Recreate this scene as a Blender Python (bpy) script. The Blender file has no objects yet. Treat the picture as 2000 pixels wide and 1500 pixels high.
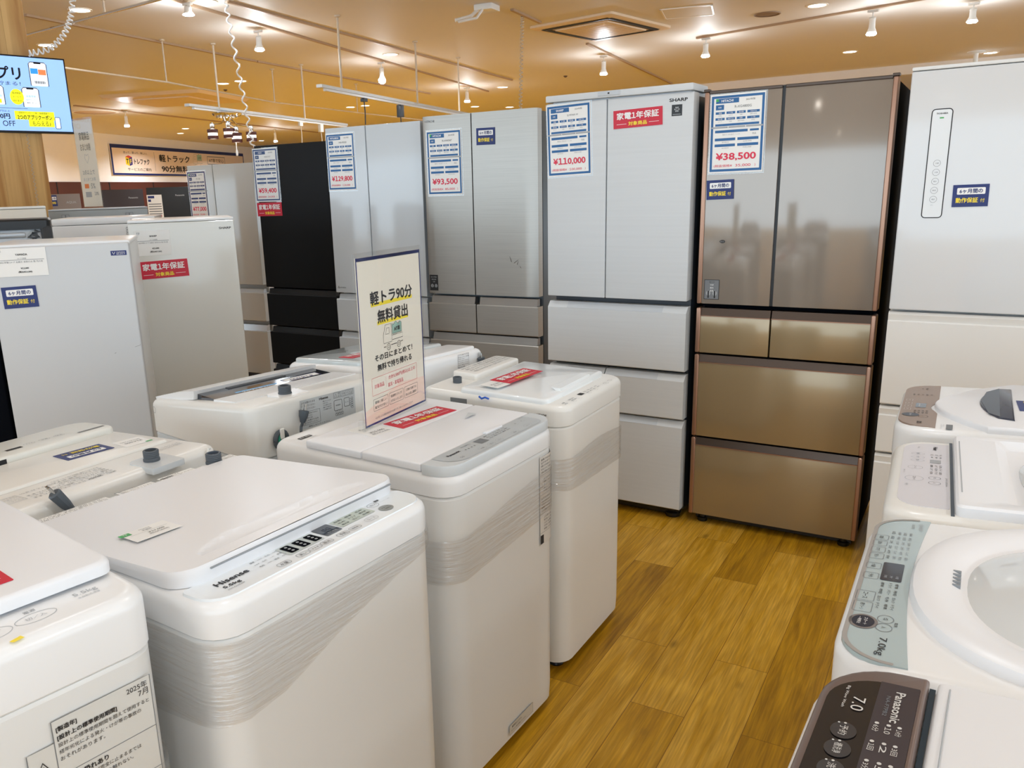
import bpy, bmesh, math, random
from mathutils import Matrix, Vector
rnd = random.Random(7)
scene = bpy.context.scene
C = scene.collection
R = math.radians
PI = math.pi

# ---------------------------------------------------------------- camera, world, exposure
def make_camera():
    th, p, r = R(33.0), R(14.6), R(-1.83)
    fw = Vector((-math.sin(th)*math.cos(p), math.cos(th)*math.cos(p), -math.sin(p)))
    rt = Vector((math.cos(th), math.sin(th), 0)); up = rt.cross(fw)
    rt2 = rt*math.cos(r)+up*math.sin(r); up2 = -rt*math.sin(r)+up*math.cos(r)
    cd = bpy.data.cameras.new('camera'); co = bpy.data.objects.new('camera', cd); C.objects.link(co)
    m = Matrix((rt2, up2, -fw)).transposed().to_4x4(); m.translation = Vector((0, 0, 1.48))
    co.matrix_world = m
    cd.sensor_fit = 'HORIZONTAL'; cd.sensor_width = 36.0; cd.lens = 36.0*1618/2000
    cd.shift_x = 93/2000; cd.shift_y = 41/2000
    cd.clip_start = 0.02; cd.clip_end = 200
    scene.camera = co
make_camera()
w = bpy.data.worlds.new('world'); scene.world = w; w.use_nodes = True
w.node_tree.nodes['Background'].inputs[0].default_value = (0.80, 0.95, 1.08, 1)
w.node_tree.nodes['Background'].inputs[1].default_value = 2.5
scene.view_settings.view_transform = 'Standard'
scene.view_settings.look = 'None'
scene.view_settings.exposure = 0.2
scene.view_settings.gamma = 1.0
scene.view_settings.use_curve_mapping = False
scene.cycles.max_bounces = 7
scene.cycles.diffuse_bounces = 4
scene.cycles.transparent_max_bounces = 16
scene.cycles.use_denoising = True
scene.cycles.sample_clamp_indirect = 6.0
scene.cycles.caustics_reflective = False
scene.cycles.caustics_refractive = False
DOWNLIGHT_W = 5.6
SPOT_W = 13.0
H = 3.1

# ---------------------------------------------------------------- materials
MATS = {}
def lin(c):
    return tuple((x/12.92 if x <= 0.04045 else ((x+0.055)/1.055)**2.4) for x in c)
def mat(name, rgb, rough=0.4, metal=0.0, coat=0.0, spec=0.5, alpha=1.0, emit=0.0, noise=0.0, nscale=8.0, bump=0.0, stretch=None):
    """rgb are display values 0-255"""
    if name in MATS: return MATS[name]
    m = bpy.data.materials.new(name); m.use_nodes = True
    nt = m.node_tree; b = nt.nodes['Principled BSDF']
    col = lin([v/255 for v in rgb])+(1,)
    b.inputs['Base Color'].default_value = col
    b.inputs['Roughness'].default_value = rough
    b.inputs['Metallic'].default_value = metal
    b.inputs['Coat Weight'].default_value = coat
    b.inputs['Coat Roughness'].default_value = 0.08
    b.inputs['Specular IOR Level'].default_value = spec
    b.inputs['Alpha'].default_value = alpha
    if emit:
        b.inputs['Emission Color'].default_value = col
        b.inputs['Emission Strength'].default_value = emit
    if noise or bump:
        tc = nt.nodes.new('ShaderNodeTexCoord'); mp = nt.nodes.new('ShaderNodeMapping')
        nt.links.new(tc.outputs['Object'], mp.inputs['Vector'])
        if stretch: mp.inputs['Scale'].default_value = stretch
        nz = nt.nodes.new('ShaderNodeTexNoise'); nz.inputs['Scale'].default_value = nscale; nz.inputs['Detail'].default_value = 5
        nt.links.new(mp.outputs[0], nz.inputs['Vector'])
        if noise:
            mx = nt.nodes.new('ShaderNodeMix'); mx.data_type = 'RGBA'
            mx.inputs['A'].default_value = tuple(c*(1-noise) for c in col[:3])+(1,)
            mx.inputs['B'].default_value = tuple(min(1, c*(1+noise)) for c in col[:3])+(1,)
            nt.links.new(nz.outputs['Fac'], mx.inputs['Factor'])
            nt.links.new(mx.outputs['Result'], b.inputs['Base Color'])
        if bump:
            bp = nt.nodes.new('ShaderNodeBump'); bp.inputs['Strength'].default_value = bump; bp.inputs['Distance'].default_value = 0.002
            nt.links.new(nz.outputs['Fac'], bp.inputs['Height']); nt.links.new(bp.outputs[0], b.inputs['Normal'])
    MATS[name] = m
    return m

def floor_material():
    m = bpy.data.materials.new('golden oak planks'); m.use_nodes = True
    nt = m.node_tree; b = nt.nodes['Principled BSDF']; N = nt.nodes.new; L = nt.links.new
    tc = N('ShaderNodeTexCoord'); mp = N('ShaderNodeMapping')
    mp.inputs['Rotation'].default_value = (0, 0, R(-91.43)); mp.inputs['Location'].default_value = (0.35, 0.391+0.16*20, 0)
    L(tc.outputs['Object'], mp.inputs['Vector'])
    def brick(mortar):
        br = N('ShaderNodeTexBrick'); br.offset = 0.37; br.offset_frequency = 2; br.squash = 1.0
        br.inputs['Scale'].default_value = 1.0; br.inputs['Brick Width'].default_value = 0.92; br.inputs['Row Height'].default_value = 0.16
        br.inputs['Mortar Size'].default_value = mortar; br.inputs['Mortar Smooth'].default_value = 0.0
        br.inputs['Color1'].default_value = (0, 0, 0, 1); br.inputs['Color2'].default_value = (1, 1, 1, 1); br.inputs['Mortar'].default_value = (0.5, 0.5, 0.5, 1)
        L(mp.outputs[0], br.inputs['Vector']); return br
    br = brick(0.0008)
    # per-plank offset of the grain
    off = N('ShaderNodeVectorMath'); off.operation = 'MULTIPLY_ADD'
    L(br.outputs['Color'], off.inputs[0]); off.inputs[1].default_value = (7.3, 3.1, 5.7); L(mp.outputs[0], off.inputs[2])
    st = N('ShaderNodeMapping'); st.inputs['Scale'].default_value = (1.6, 16.0, 1.0); L(off.outputs[0], st.inputs['Vector'])
    n1 = N('ShaderNodeTexNoise'); n1.inputs['Scale'].default_value = 1.8; n1.inputs['Detail'].default_value = 6; n1.inputs['Distortion'].default_value = 0.9; L(st.outputs[0], n1.inputs['Vector'])
    st2 = N('ShaderNodeMapping'); st2.inputs['Scale'].default_value = (5.0, 120.0, 1.0); L(off.outputs[0], st2.inputs['Vector'])
    n2 = N('ShaderNodeTexNoise'); n2.inputs['Scale'].default_value = 1.6; n2.inputs['Detail'].default_value = 3; L(st2.outputs[0], n2.inputs['Vector'])
    # knots
    st3 = N('ShaderNodeMapping'); st3.inputs['Scale'].default_value = (2.2, 4.4, 1.0); L(off.outputs[0], st3.inputs['Vector'])
    vo = N('ShaderNodeTexVoronoi'); vo.inputs['Scale'].default_value = 1.3; L(st3.outputs[0], vo.inputs['Vector'])
    kn = N('ShaderNodeMapRange'); kn.inputs['From Min'].default_value = 0.03; kn.inputs['From Max'].default_value = 0.10; L(vo.outputs['Distance'], kn.inputs['Value'])
    rp = N('ShaderNodeValToRGB'); e = rp.color_ramp.elements
    e[0].position = 0.0; e[0].color = lin((134/255, 90/255, 6/255))+(1,)
    e[1].position = 1.0; e[1].color = lin((230/255, 180/255, 76/255))+(1,)
    x = rp.color_ramp.elements.new(0.5); x.color = lin((196/255, 144/255, 26/255))+(1,)
    sm = N('ShaderNodeMath'); sm.operation = 'MULTIPLY_ADD'; L(br.outputs['Color'], sm.inputs[0]); sm.inputs[1].default_value = 0.48; 
    s2 = N('ShaderNodeMath'); s2.operation = 'MULTIPLY_ADD'; L(n1.outputs['Fac'], s2.inputs[0]); s2.inputs[1].default_value = 1.05; s2.inputs[2].default_value = -0.27
    L(s2.outputs[0], sm.inputs[2]); L(sm.outputs[0], rp.inputs['Fac'])
    g = N('ShaderNodeMapRange'); g.inputs['From Min'].default_value = 0.3; g.inputs['From Max'].default_value = 0.7; g.inputs['To Min'].default_value = 0.72; g.inputs['To Max'].default_value = 1.12
    L(n2.outputs['Fac'], g.inputs['Value'])
    mk = N('ShaderNodeMath'); mk.operation = 'MULTIPLY'; L(g.outputs[0], mk.inputs[0])
    kk = N('ShaderNodeMapRange'); kk.inputs['To Min'].default_value = 0.55; L(kn.outputs[0], kk.inputs['Value']); L(kk.outputs[0], mk.inputs[1])
    mm = N('ShaderNodeVectorMath'); mm.operation = 'SCALE'; L(rp.outputs[0], mm.inputs[0]); L(mk.outputs[0], mm.inputs['Scale'])
    mo = N('ShaderNodeMix'); mo.data_type = 'RGBA'; L(br.outputs['Fac'], mo.inputs['Factor']); L(mm.outputs[0], mo.inputs['A']); mo.inputs['B'].default_value = lin((112/255, 74/255, 14/255))+(1,)
    L(mo.outputs['Result'], b.inputs['Base Color'])
    b.inputs['Roughness'].default_value = 0.42; b.inputs['Specular IOR Level'].default_value = 0.3
    bp = N('ShaderNodeBump'); bp.inputs['Strength'].default_value = 0.15; bp.inputs['Distance'].default_value = 0.001; L(n2.outputs['Fac'], bp.inputs['Height']); L(bp.outputs[0], b.inputs['Normal'])
    return m

def wood_material(name, dark, light, scale):
    m = bpy.data.materials.new(name); m.use_nodes = True; MATS[name] = m
    nt = m.node_tree; b = nt.nodes['Principled BSDF']; N = nt.nodes.new; L = nt.links.new
    tc = N('ShaderNodeTexCoord'); mp = N('ShaderNodeMapping'); mp.inputs['Scale'].default_value = scale
    L(tc.outputs['Object'], mp.inputs['Vector'])
    n1 = N('ShaderNodeTexNoise'); n1.inputs['Scale'].default_value = 2.0; n1.inputs['Detail'].default_value = 5; n1.inputs['Distortion'].default_value = 0.6; L(mp.outputs[0], n1.inputs['Vector'])
    rp = N('ShaderNodeValToRGB'); e = rp.color_ramp.elements
    e[0].position = 0.3; e[0].color = lin([v/255 for v in dark])+(1,); e[1].position = 0.7; e[1].color = lin([v/255 for v in light])+(1,)
    L(n1.outputs['Fac'], rp.inputs['Fac']); L(rp.outputs[0], b.inputs['Base Color']); b.inputs['Roughness'].default_value = 0.5
    return m

def brushed(name, rgb, rough=0.32, metal=1.0, var=0.12, scale=(2, 2, 260), nscale=1.0):
    return mat(name, rgb, rough, metal, noise=var, nscale=nscale, stretch=scale)

def film_material():
    m = bpy.data.materials.new('clear stretch film'); m.use_nodes = True; MATS['film'] = m
    nt = m.node_tree; N = nt.nodes.new; L = nt.links.new
    for n in list(nt.nodes): nt.nodes.remove(n)
    out = N('ShaderNodeOutputMaterial'); tr = N('ShaderNodeBsdfTransparent'); gl = N('ShaderNodeBsdfGlossy'); df = N('ShaderNodeBsdfDiffuse'); mx = N('ShaderNodeMixShader'); m2 = N('ShaderNodeMixShader')
    tc = N('ShaderNodeTexCoord'); mp = N('ShaderNodeMapping'); mp.inputs['Scale'].default_value = (4, 4, 70); mp.inputs['Rotation'].default_value = (0.10, 0.16, 0)
    L(tc.outputs['Object'], mp.inputs['Vector'])
    nz = N('ShaderNodeTexNoise'); nz.inputs['Scale'].default_value = 1.6; nz.inputs['Detail'].default_value = 6; nz.inputs['Distortion'].default_value = 0.4; L(mp.outputs[0], nz.inputs['Vector'])
    bp = N('ShaderNodeBump'); bp.inputs['Strength'].default_value = 0.9; bp.inputs['Distance'].default_value = 0.008; L(nz.outputs['Fac'], bp.inputs['Height'])
    L(bp.outputs[0], gl.inputs['Normal']); gl.inputs['Roughness'].default_value = 0.09; gl.inputs['Color'].default_value = (0.95, 0.97, 1, 1)
    df.inputs['Color'].default_value = (0.78, 0.80, 0.82, 1); tr.inputs['Color'].default_value = (0.97, 0.97, 0.97, 1)
    mr = N('ShaderNodeMapRange'); mr.inputs['From Min'].default_value = 0.5; mr.inputs['From Max'].default_value = 0.72; mr.inputs['To Min'].default_value = 0.01; mr.inputs['To Max'].default_value = 0.17; L(nz.outputs['Fac'], mr.inputs['Value'])
    L(mr.outputs[0], mx.inputs[0]); L(tr.outputs[0], mx.inputs[1]); L(df.outputs[0], mx.inputs[2])
    m2.inputs[0].default_value = 0.16; L(mx.outputs[0], m2.inputs[1]); L(gl.outputs[0], m2.inputs[2]); L(m2.outputs[0], out.inputs[0])
    return m

def clear_material(name, op=0.1, tint=(0.992, 0.994, 0.994)):
    m = bpy.data.materials.new(name); m.use_nodes = True; MATS[name] = m
    nt = m.node_tree; N = nt.nodes.new; L = nt.links.new
    for n in list(nt.nodes): nt.nodes.remove(n)
    out = N('ShaderNodeOutputMaterial'); tr = N('ShaderNodeBsdfTransparent'); gl = N('ShaderNodeBsdfGlossy'); mx = N('ShaderNodeMixShader')
    lw = N('ShaderNodeLayerWeight'); lw.inputs[0].default_value = 0.3
    ad = N('ShaderNodeMath'); ad.operation = 'MULTIPLY_ADD'; ad.inputs[1].default_value = op*1.2; ad.inputs[2].default_value = op*0.25; L(lw.outputs['Facing'], ad.inputs[0])
    gl.inputs['Roughness'].default_value = 0.03; tr.inputs['Color'].default_value = tuple(tint)+(1,)
    L(ad.outputs[0], mx.inputs[0]); L(tr.outputs[0], mx.inputs[1]); L(gl.outputs[0], mx.inputs[2]); L(mx.outputs[0], out.inputs[0])
    return m

WHITE = mat('washer white', (236, 237, 238), 0.26, noise=0.01)
WHITE2 = mat('washer warm white', (233, 232, 228), 0.28, noise=0.01)
WGREY = mat('washer light grey plastic', (206, 211, 214), 0.3)
CASE = mat('painted white steel', (226, 227, 226), 0.3, noise=0.015, nscale=3)
LID = mat('glossy white lid', (232, 233, 236), 0.3, spec=0.3)
DARK = mat('dark gap', (24, 26, 30), 0.6)
BLACK = mat('black plastic', (20, 22, 25), 0.35)
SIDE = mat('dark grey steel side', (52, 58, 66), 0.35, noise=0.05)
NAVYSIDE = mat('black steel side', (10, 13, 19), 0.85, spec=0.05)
CORD = mat('slate grey rubber', (78, 86, 94), 0.5)
STEEL = mat('bright steel pins', (190, 190, 188), 0.25, 1.0)
CHROME = mat('chrome', (225, 226, 228), 0.07, 1.0)
PAPER = mat('white card', (240, 240, 238), 0.5)
CREAM = mat('cream card', (238, 230, 214), 0.5)
INK = mat('black ink', (30, 31, 35), 0.6)
GREYINK = mat('grey ink', (120, 124, 128), 0.6)
LIGHTINK = mat('pale grey ink', (168, 172, 176), 0.6)
NAVY = mat('navy ink', (24, 44, 110), 0.45)
BLUE = mat('blue ink', (34, 98, 156), 0.45)
SKYINK = mat('sky blue ink', (92, 170, 226), 0.45)
RED = mat('crimson card', (205, 20, 52), 0.4)
REDINK = mat('red ink', (222, 44, 78), 0.5)
PINKINK = mat('salmon ink', (226, 130, 122), 0.5)
PEACH = mat('peach ink', (244, 214, 196), 0.5)
YEL = mat('yellow ink', (250, 226, 60), 0.45)
GREEN = mat('green ink', (64, 170, 92), 0.45)
MINT = mat('mint ink', (176, 212, 196), 0.45)
WINK = mat('white ink', (245, 245, 245), 0.5)
ORANGE = mat('orange ink', (236, 128, 72), 0.5)
FILM = film_material()
CLEAR = clear_material('clear acrylic')
SLEEVE = clear_material('clear card sleeve', 0.25)
PIPE = mat('ivory painted pipe', (206, 190, 168), 0.4)
RAILM = mat('silver grey rail', (196, 198, 198), 0.35, 0.3)

# ---------------------------------------------------------------- mesh helpers
class M:
    def __init__(s): s.bm = bmesh.new(); s.mi = 0
    def mat(s, i): s.mi = i; return s
    def _mark(s, faces):
        for f in faces: f.material_index = s.mi
    def box(s, x0, x1, y0, y1, z0, z1, r=0.0, seg=2, mx=None):
        before = set(s.bm.faces)
        g = bmesh.ops.create_cube(s.bm, size=1.0)
        for v in g['verts']:
            v.co = Vector(((x0+x1)/2+v.co.x*(x1-x0), (y0+y1)/2+v.co.y*(y1-y0), (z0+z1)/2+v.co.z*(z1-z0)))
            if mx: v.co = mx @ v.co
        if r > 0:
            ed = list({e for v in g['verts'] for e in v.link_edges})
            bmesh.ops.bevel(s.bm, geom=ed, offset=r, segments=seg, profile=0.6, affect='EDGES', clamp_overlap=True)
        s._mark(set(s.bm.faces)-before); return s
    def loft(s, rings, cap0=True, cap1=True, closed=True):
        vs = [[s.bm.verts.new(p) for p in r] for r in rings]; fs = []
        n = len(rings[0])
        for a, b in zip(vs, vs[1:]):
            for i in range(n if closed else n-1):
                j = (i+1) % n
                try: fs.append(s.bm.faces.new((a[i], a[j], b[j], b[i])))
                except ValueError: pass
        if cap0: fs.append(s.bm.faces.new(list(reversed(vs[0]))))
        if cap1: fs.append(s.bm.faces.new(vs[-1]))
        s._mark(fs); return s
    def tube(s, pts, r, n=8, cap=True):
        pts = [Vector(p) for p in pts]; rings = []; up = None
        for i, p in enumerate(pts):
            t = (pts[min(i+1, len(pts)-1)]-pts[max(i-1, 0)]).normalized()
            if up is None:
                up = t.orthogonal().normalized()
            else:
                up = (up-t*up.dot(t)); up = up.normalized() if up.length > 1e-6 else t.orthogonal().normalized()
            bi = t.cross(up); rr = r[i] if isinstance(r, (list, tuple)) else r
            rings.append([p+up*rr*math.cos(2*PI*k/n)+bi*rr*math.sin(2*PI*k/n) for k in range(n)])
        return s.loft(rings, cap, cap)
    def lathe(s, prof, c=(0, 0, 0), n=24, axis='z', cap0=True, cap1=True, sx=1, sy=1):
        rings = []
        for r, h in prof:
            ring = []
            for k in range(n):
                a = 2*PI*k/n; x, y = r*math.cos(a)*sx, r*math.sin(a)*sy
                q = (x, y, h) if axis == 'z' else ((x, -h, y) if axis == '-y' else (h, x, y))
                ring.append(Vector(c)+Vector(q))
            rings.append(ring)
        return s.loft(rings, cap0, cap1)
    def poly(s, pts):
        f = s.bm.faces.new([s.bm.verts.new(p) for p in pts]); s._mark([f]); return s
    def prism(s, pts, axis, a, b):
        """extrude a 2-D outline from a to b along an axis: x -> (a, p0, p1), y -> (p0, a, p1), z -> (p0, p1, a)"""
        def q(p, t): return {'x': (t, p[0], p[1]), 'y': (p[0], t, p[1]), 'z': (p[0], p[1], t)}[axis]
        return s.loft([[q(p, a) for p in pts], [q(p, b) for p in pts]])
    def build(s, name, mats, parent=None, smooth=True, loc=None, rot=None, subs=0):
        bmesh.ops.recalc_face_normals(s.bm, faces=s.bm.faces)
        me = bpy.data.meshes.new(name); s.bm.to_mesh(me); s.bm.free()
        for m in (mats if isinstance(mats, (list, tuple)) else [mats]): me.materials.append(m)
        o = bpy.data.objects.new(name, me); C.objects.link(o)
        if smooth:
            me.polygons.foreach_set('use_smooth', [True]*len(me.polygons))
            try: me.set_sharp_from_angle(angle=R(35))
            except Exception: pass
        if parent: o.parent = parent
        if loc: o.location = loc
        if rot: o.rotation_euler = rot
        return o

def rr(x0, x1, y0, y1, r, n=5):
    """rounded rectangle, counter-clockwise; r = one radius or (front-left, front-right, back-right, back-left)"""
    rs = r if isinstance(r, (list, tuple)) else (r,)*4
    out = []
    for (cx, cy, q, a0) in ((x0, y0, rs[0], 180), (x1, y0, rs[1], 270), (x1, y1, rs[2], 0), (x0, y1, rs[3], 90)):
        q = max(q, 1e-4); sx = 1 if cx == x0 else -1; sy = 1 if cy == y0 else -1
        for k in range(n+1):
            a = R(a0+90*k/n); out.append((cx+sx*q+q*math.cos(a), cy+sy*q+q*math.sin(a)))
    return out

_tc = {}
def raw_text(s):
    c = bpy.data.curves.new('t', 'FONT'); c.body = s; c.resolution_u = 3
    o = bpy.data.objects.new('t', c); C.objects.link(o)
    me = bpy.data.meshes.new_from_object(o.evaluated_get(bpy.context.evaluated_depsgraph_get()))
    v = [(p.co.x, p.co.y) for p in me.vertices]; f = [tuple(p.vertices) for p in me.polygons]
    bpy.data.objects.remove(o); bpy.data.curves.remove(c); bpy.data.meshes.remove(me)
    return v, f
def text_geo(s, bold):
    """outline mesh of a line of text; the plain bar 1 of the built-in face is swapped for a flagged 1"""
    if (s, bold) not in _tc:
        v, f, pen = [], [], 0.0
        for seg in ([s] if '1' not in s else [q for q in __import__('re').split('(1)', s) if q]):
            sv, sf = raw_text('\uff11' if seg == '1' else seg)
            if not sv: pen += 0.3; continue
            k = len(v); x0 = min(p[0] for p in sv); dx = pen+(0.07 if pen else 0)-x0
            v += [(p[0]+dx, p[1]) for p in sv]; f += [tuple(q+k for q in p) for p in sf]; pen = max(p[0] for p in v)
        if bold and v:
            n = len(v); d = 0.026; base, bf = list(v), list(f)
            v = [(p[0]+ox, p[1]+oy) for ox, oy in ((-d, 0), (d, 0), (0, -d), (0, d)) for p in base]; cop = n
            f = [tuple(q+n*k for q in p) for k in range(4) for p in bf]
        else: cop = len(v)+1
        xs = [p[0] for p in v]; ys = [p[1] for p in v]
        _tc[(s, bold)] = (v, f, cop, (min(xs), max(xs), min(ys), max(ys)) if v else (0, 1, 0, 1))
    return _tc[(s, bold)]

class Sheet:
    """flat printing on a plane: rectangles, text, rings; one mesh with one slot per ink"""
    def __init__(s, o, u=(1, 0, 0), v=(0, 1, 0), lift=0.0004):
        s.o, s.u, s.v = Vector(o), Vector(u).normalized(), Vector(v).normalized(); s.n = s.u.cross(s.v).normalized()
        s.verts = []; s.faces = []; s.mi = []; s.mats = []; s.warp = None; s.lift = lift
    def _m(s, m):
        if m not in s.mats: s.mats.append(m)
        return s.mats.index(m)
    def _add(s, pts, faces, m, lay):
        b = len(s.verts); h = s.lift*lay
        s.verts += [s.o+s.u*p[0]+s.v*p[1]+s.n*h for p in pts]
        i = s._m(m)
        for f in faces: s.faces.append([b+k for k in f]); s.mi.append(i)
        return s
    def poly(s, pts, m, lay=1): return s._add(pts, [list(range(len(pts)))], m, lay)
    def rect(s, x0, y0, x1, y1, m, lay=1): return s.poly([(x0, y0), (x1, y0), (x1, y1), (x0, y1)], m, lay)
    def rrect(s, x0, y0, x1, y1, r, m, lay=1): return s.poly(rr(x0, x1, y0, y1, r, 4), m, lay)
    def disc(s, x, y, a, b, m, lay=1, n=24): return s.poly([(x+a*math.cos(2*PI*k/n), y+b*math.sin(2*PI*k/n)) for k in range(n)], m, lay)
    def loop(s, pts, t, m, lay=1, closed=True):
        P = [Vector((p[0], p[1])) for p in pts]; n = len(P); out = []; inn = []
        for i, p in enumerate(P):
            a = P[i-1] if (closed or i) else p; b = P[(i+1) % n] if (closed or i < n-1) else p
            d = (b-a); d = d.normalized() if d.length > 0 else Vector((1, 0)); q = Vector((-d.y, d.x))*t/2
            out.append(p-q); inn.append(p+q)
        fs = [[i, (i+1) % n, n+(i+1) % n, n+i] for i in range(n if closed else n-1)]
        return s._add([tuple(p) for p in out+inn], fs, m, lay)
    def line(s, pts, t, m, lay=1): return s.loop(pts, t, m, lay, False)
    def ring(s, x, y, a, b, t, m, lay=1, n=24): return s.loop([(x+a*math.cos(2*PI*k/n), y+b*math.sin(2*PI*k/n)) for k in range(n)], t, m, lay)
    def frame(s, x0, y0, x1, y1, t, m, lay=1, r=0):
        if r: return s.loop(rr(x0, x1, y0, y1, r, 4), t, m, lay)
        for q in ((x0, y0, x1, y0+t), (x0, y1-t, x1, y1), (x0, y0+t, x0+t, y1-t), (x1-t, y0+t, x1, y1-t)): s.rect(*q, m, lay)
        return s
    def text(s, t, x, y, m, h=None, w=None, lay=2, bold=False, align='c'):
        """centred at x,y (align l: starts at x); h = height of the ink box, w = its width"""
        v, f, cop, (x0, x1, y0, y1) = text_geo(t, bold)
        if not v: return s
        sy = h/(y1-y0) if h else w/(x1-x0)
        sx = w/(x1-x0) if w else sy
        cx = (x0+x1)/2 if align == 'c' else x0
        b = len(s.verts); s._add([(x+(p[0]-cx)*sx, y+(p[1]-(y0+y1)/2)*sy) for p in v], f, m, lay)
        for i in range(cop, len(v)): s.verts[b+i] += s.n*(i//cop)*s.lift*0.2
        return s
    def build(s, name, parent=None):
        me = bpy.data.meshes.new(name); me.from_pydata([tuple(s.warp(v) if s.warp else v) for v in s.verts], [], s.faces)
        for m in s.mats: me.materials.append(m)
        me.polygons.foreach_set('material_index', s.mi); me.update()
        o = bpy.data.objects.new(name, me); C.objects.link(o)
        if parent: o.parent = parent
        return o

def tag(o, label, cat, group=None, kind=None):
    o['label'] = label; o['category'] = cat
    if group: o['group'] = group
    if kind: o['kind'] = kind
    return o
def empty(name, label, cat, loc=(0, 0, 0), yaw=0.0, group=None):
    o = bpy.data.objects.new(name, None); o.empty_display_size = 0.1; C.objects.link(o)
    o.location = loc; o.rotation_euler = (0, 0, R(yaw)); tag(o, label, cat, group)
    return o
def struct(o): o['kind'] = 'structure'; return o
def frame_of(o):
    return Matrix.Translation(o.location) @ o.rotation_euler.to_matrix().to_4x4()
def copy_tree(o, loc, rz=None, label=None):
    c = o.copy(); C.objects.link(c); c.location = loc
    if rz is not None: c.rotation_euler = (0, 0, rz)
    if label: c['label'] = label
    for ch in list(o.children):
        d = ch.copy(); C.objects.link(d); d.parent = c
        for g in list(ch.children):
            e = g.copy(); C.objects.link(e); e.parent = d
    return c

# ---------------------------------------------------------------- the room
m = M(); m.box(-26, 8, -7, 26, -0.1, 0); struct(m.build('floor', floor_material(), smooth=False))
CEIL = mat('tan painted ceiling', (226, 219, 212), 0.6, noise=0.02, nscale=0.8)
WALL = mat('warm pink beige wall', (248, 245, 244), 0.7, noise=0.015)
m = M(); m.box(-26, 8, -7, 26, H, H+0.1); struct(m.build('ceiling', CEIL, smooth=False))
# the left wall runs obliquely, from (-15.1, 2.8) past (-19.1, 13.13) to (-24, 25.9)
WD = Vector((-0.3595, 0.9331, 0)); WN = Vector((0.9331, 0.3595, 0)); WO = Vector((-19.1, 13.13, 0))
def on_wall(s, z, out=0.0): return WO+WD*s+WN*out+Vector((0, 0, z))
m = M(); a, b = on_wall(-14, 0), on_wall(14.2, 0)
m.loft([[a, b, b-WN*0.2, a-WN*0.2], [p+Vector((0, 0, H)) for p in (a, b, b-WN*0.2, a-WN*0.2)]])
struct(m.build('wall_left', WALL, smooth=False))
m = M(); m.box(-26, 8, 25.8, 26, 0, H); struct(m.build('wall_back', WALL, smooth=False))
# unseen near and right walls are left off to let world light in
# dark brown dado of display boards along the foot of the left wall
DADO = mat('dark brown laminate', (84, 44, 36), 0.4, noise=0.06)
m = M(); a, b = on_wall(-8, 0, 0.02), on_wall(9.5, 0, 0.02)
m.loft([[a, b, b-WN*0.018, a-WN*0.018], [p+Vector((0, 0, 1.93)) for p in (a, b, b-WN*0.018, a-WN*0.018)]])
for s in (-6, -3.6, -1.7, 0.3, 2.3, 4.3):
    a, b = on_wall(s, 0.0, 0.03), on_wall(s+0.03, 0.0, 0.03)
    m.mat(1).loft([[a, b, b-WN*0.01, a-WN*0.01], [p+Vector((0, 0, 1.93)) for p in (a, b, b-WN*0.01, a-WN*0.01)]])
struct(m.build('trim_1', [DADO, DARK], smooth=False))
# soffit step of the ceiling at the far right
m = M(); m.box(-5.2, 8, 15.0, 15.12, 2.96, H); struct(m.build('trim_2', CEIL, smooth=False))
# ---------------------------------------------------------------- refrigerators (origin: front left foot, front faces local -y)
def feet(t, w, d, n=2, y=0.05):
    for x in ((0.05, w-0.05) if n == 2 else (w-0.06,)):
        f = M(); f.lathe([(0.020, 0.0), (0.022, 0.004), (0.022, 0.016), (0.014, 0.02), (0.014, 0.036)], (x, y, 0.0), 16)
        f.build('foot', BLACK, t)
def cabinet(t, w, d, h, m, y0=0.06, z0=0.035, inset=0.0):
    b = M(); b.box(inset, w-inset, y0, d, z0, h, 0.006, 2)
    b.mat(1).box(0.02, w-0.02, 0.02+y0*0.5, y0+0.02, 0.012, z0+0.05)
    return b.build('cabinet', [m, BLACK], t)
def panel_door(t, name, x0, x1, z0, z1, m, y1=0.058, r=0.006, y0=0.0):
    b = M(); b.box(x0, x1, y0, y1, z0, z1, r, 3); return b.build(name, m, t)
def grip(t, x0, x1, z, hgt, m, m2=None, depth=0.03):
    """scooped finger grip along the top of a drawer"""
    b = M(); b.prism([(0.004, z), (depth, z-0.004), (depth+0.012, z+hgt), (0.012, z+hgt)], 'x', x0, x1)
    return b.build('grip', m, t)

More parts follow.
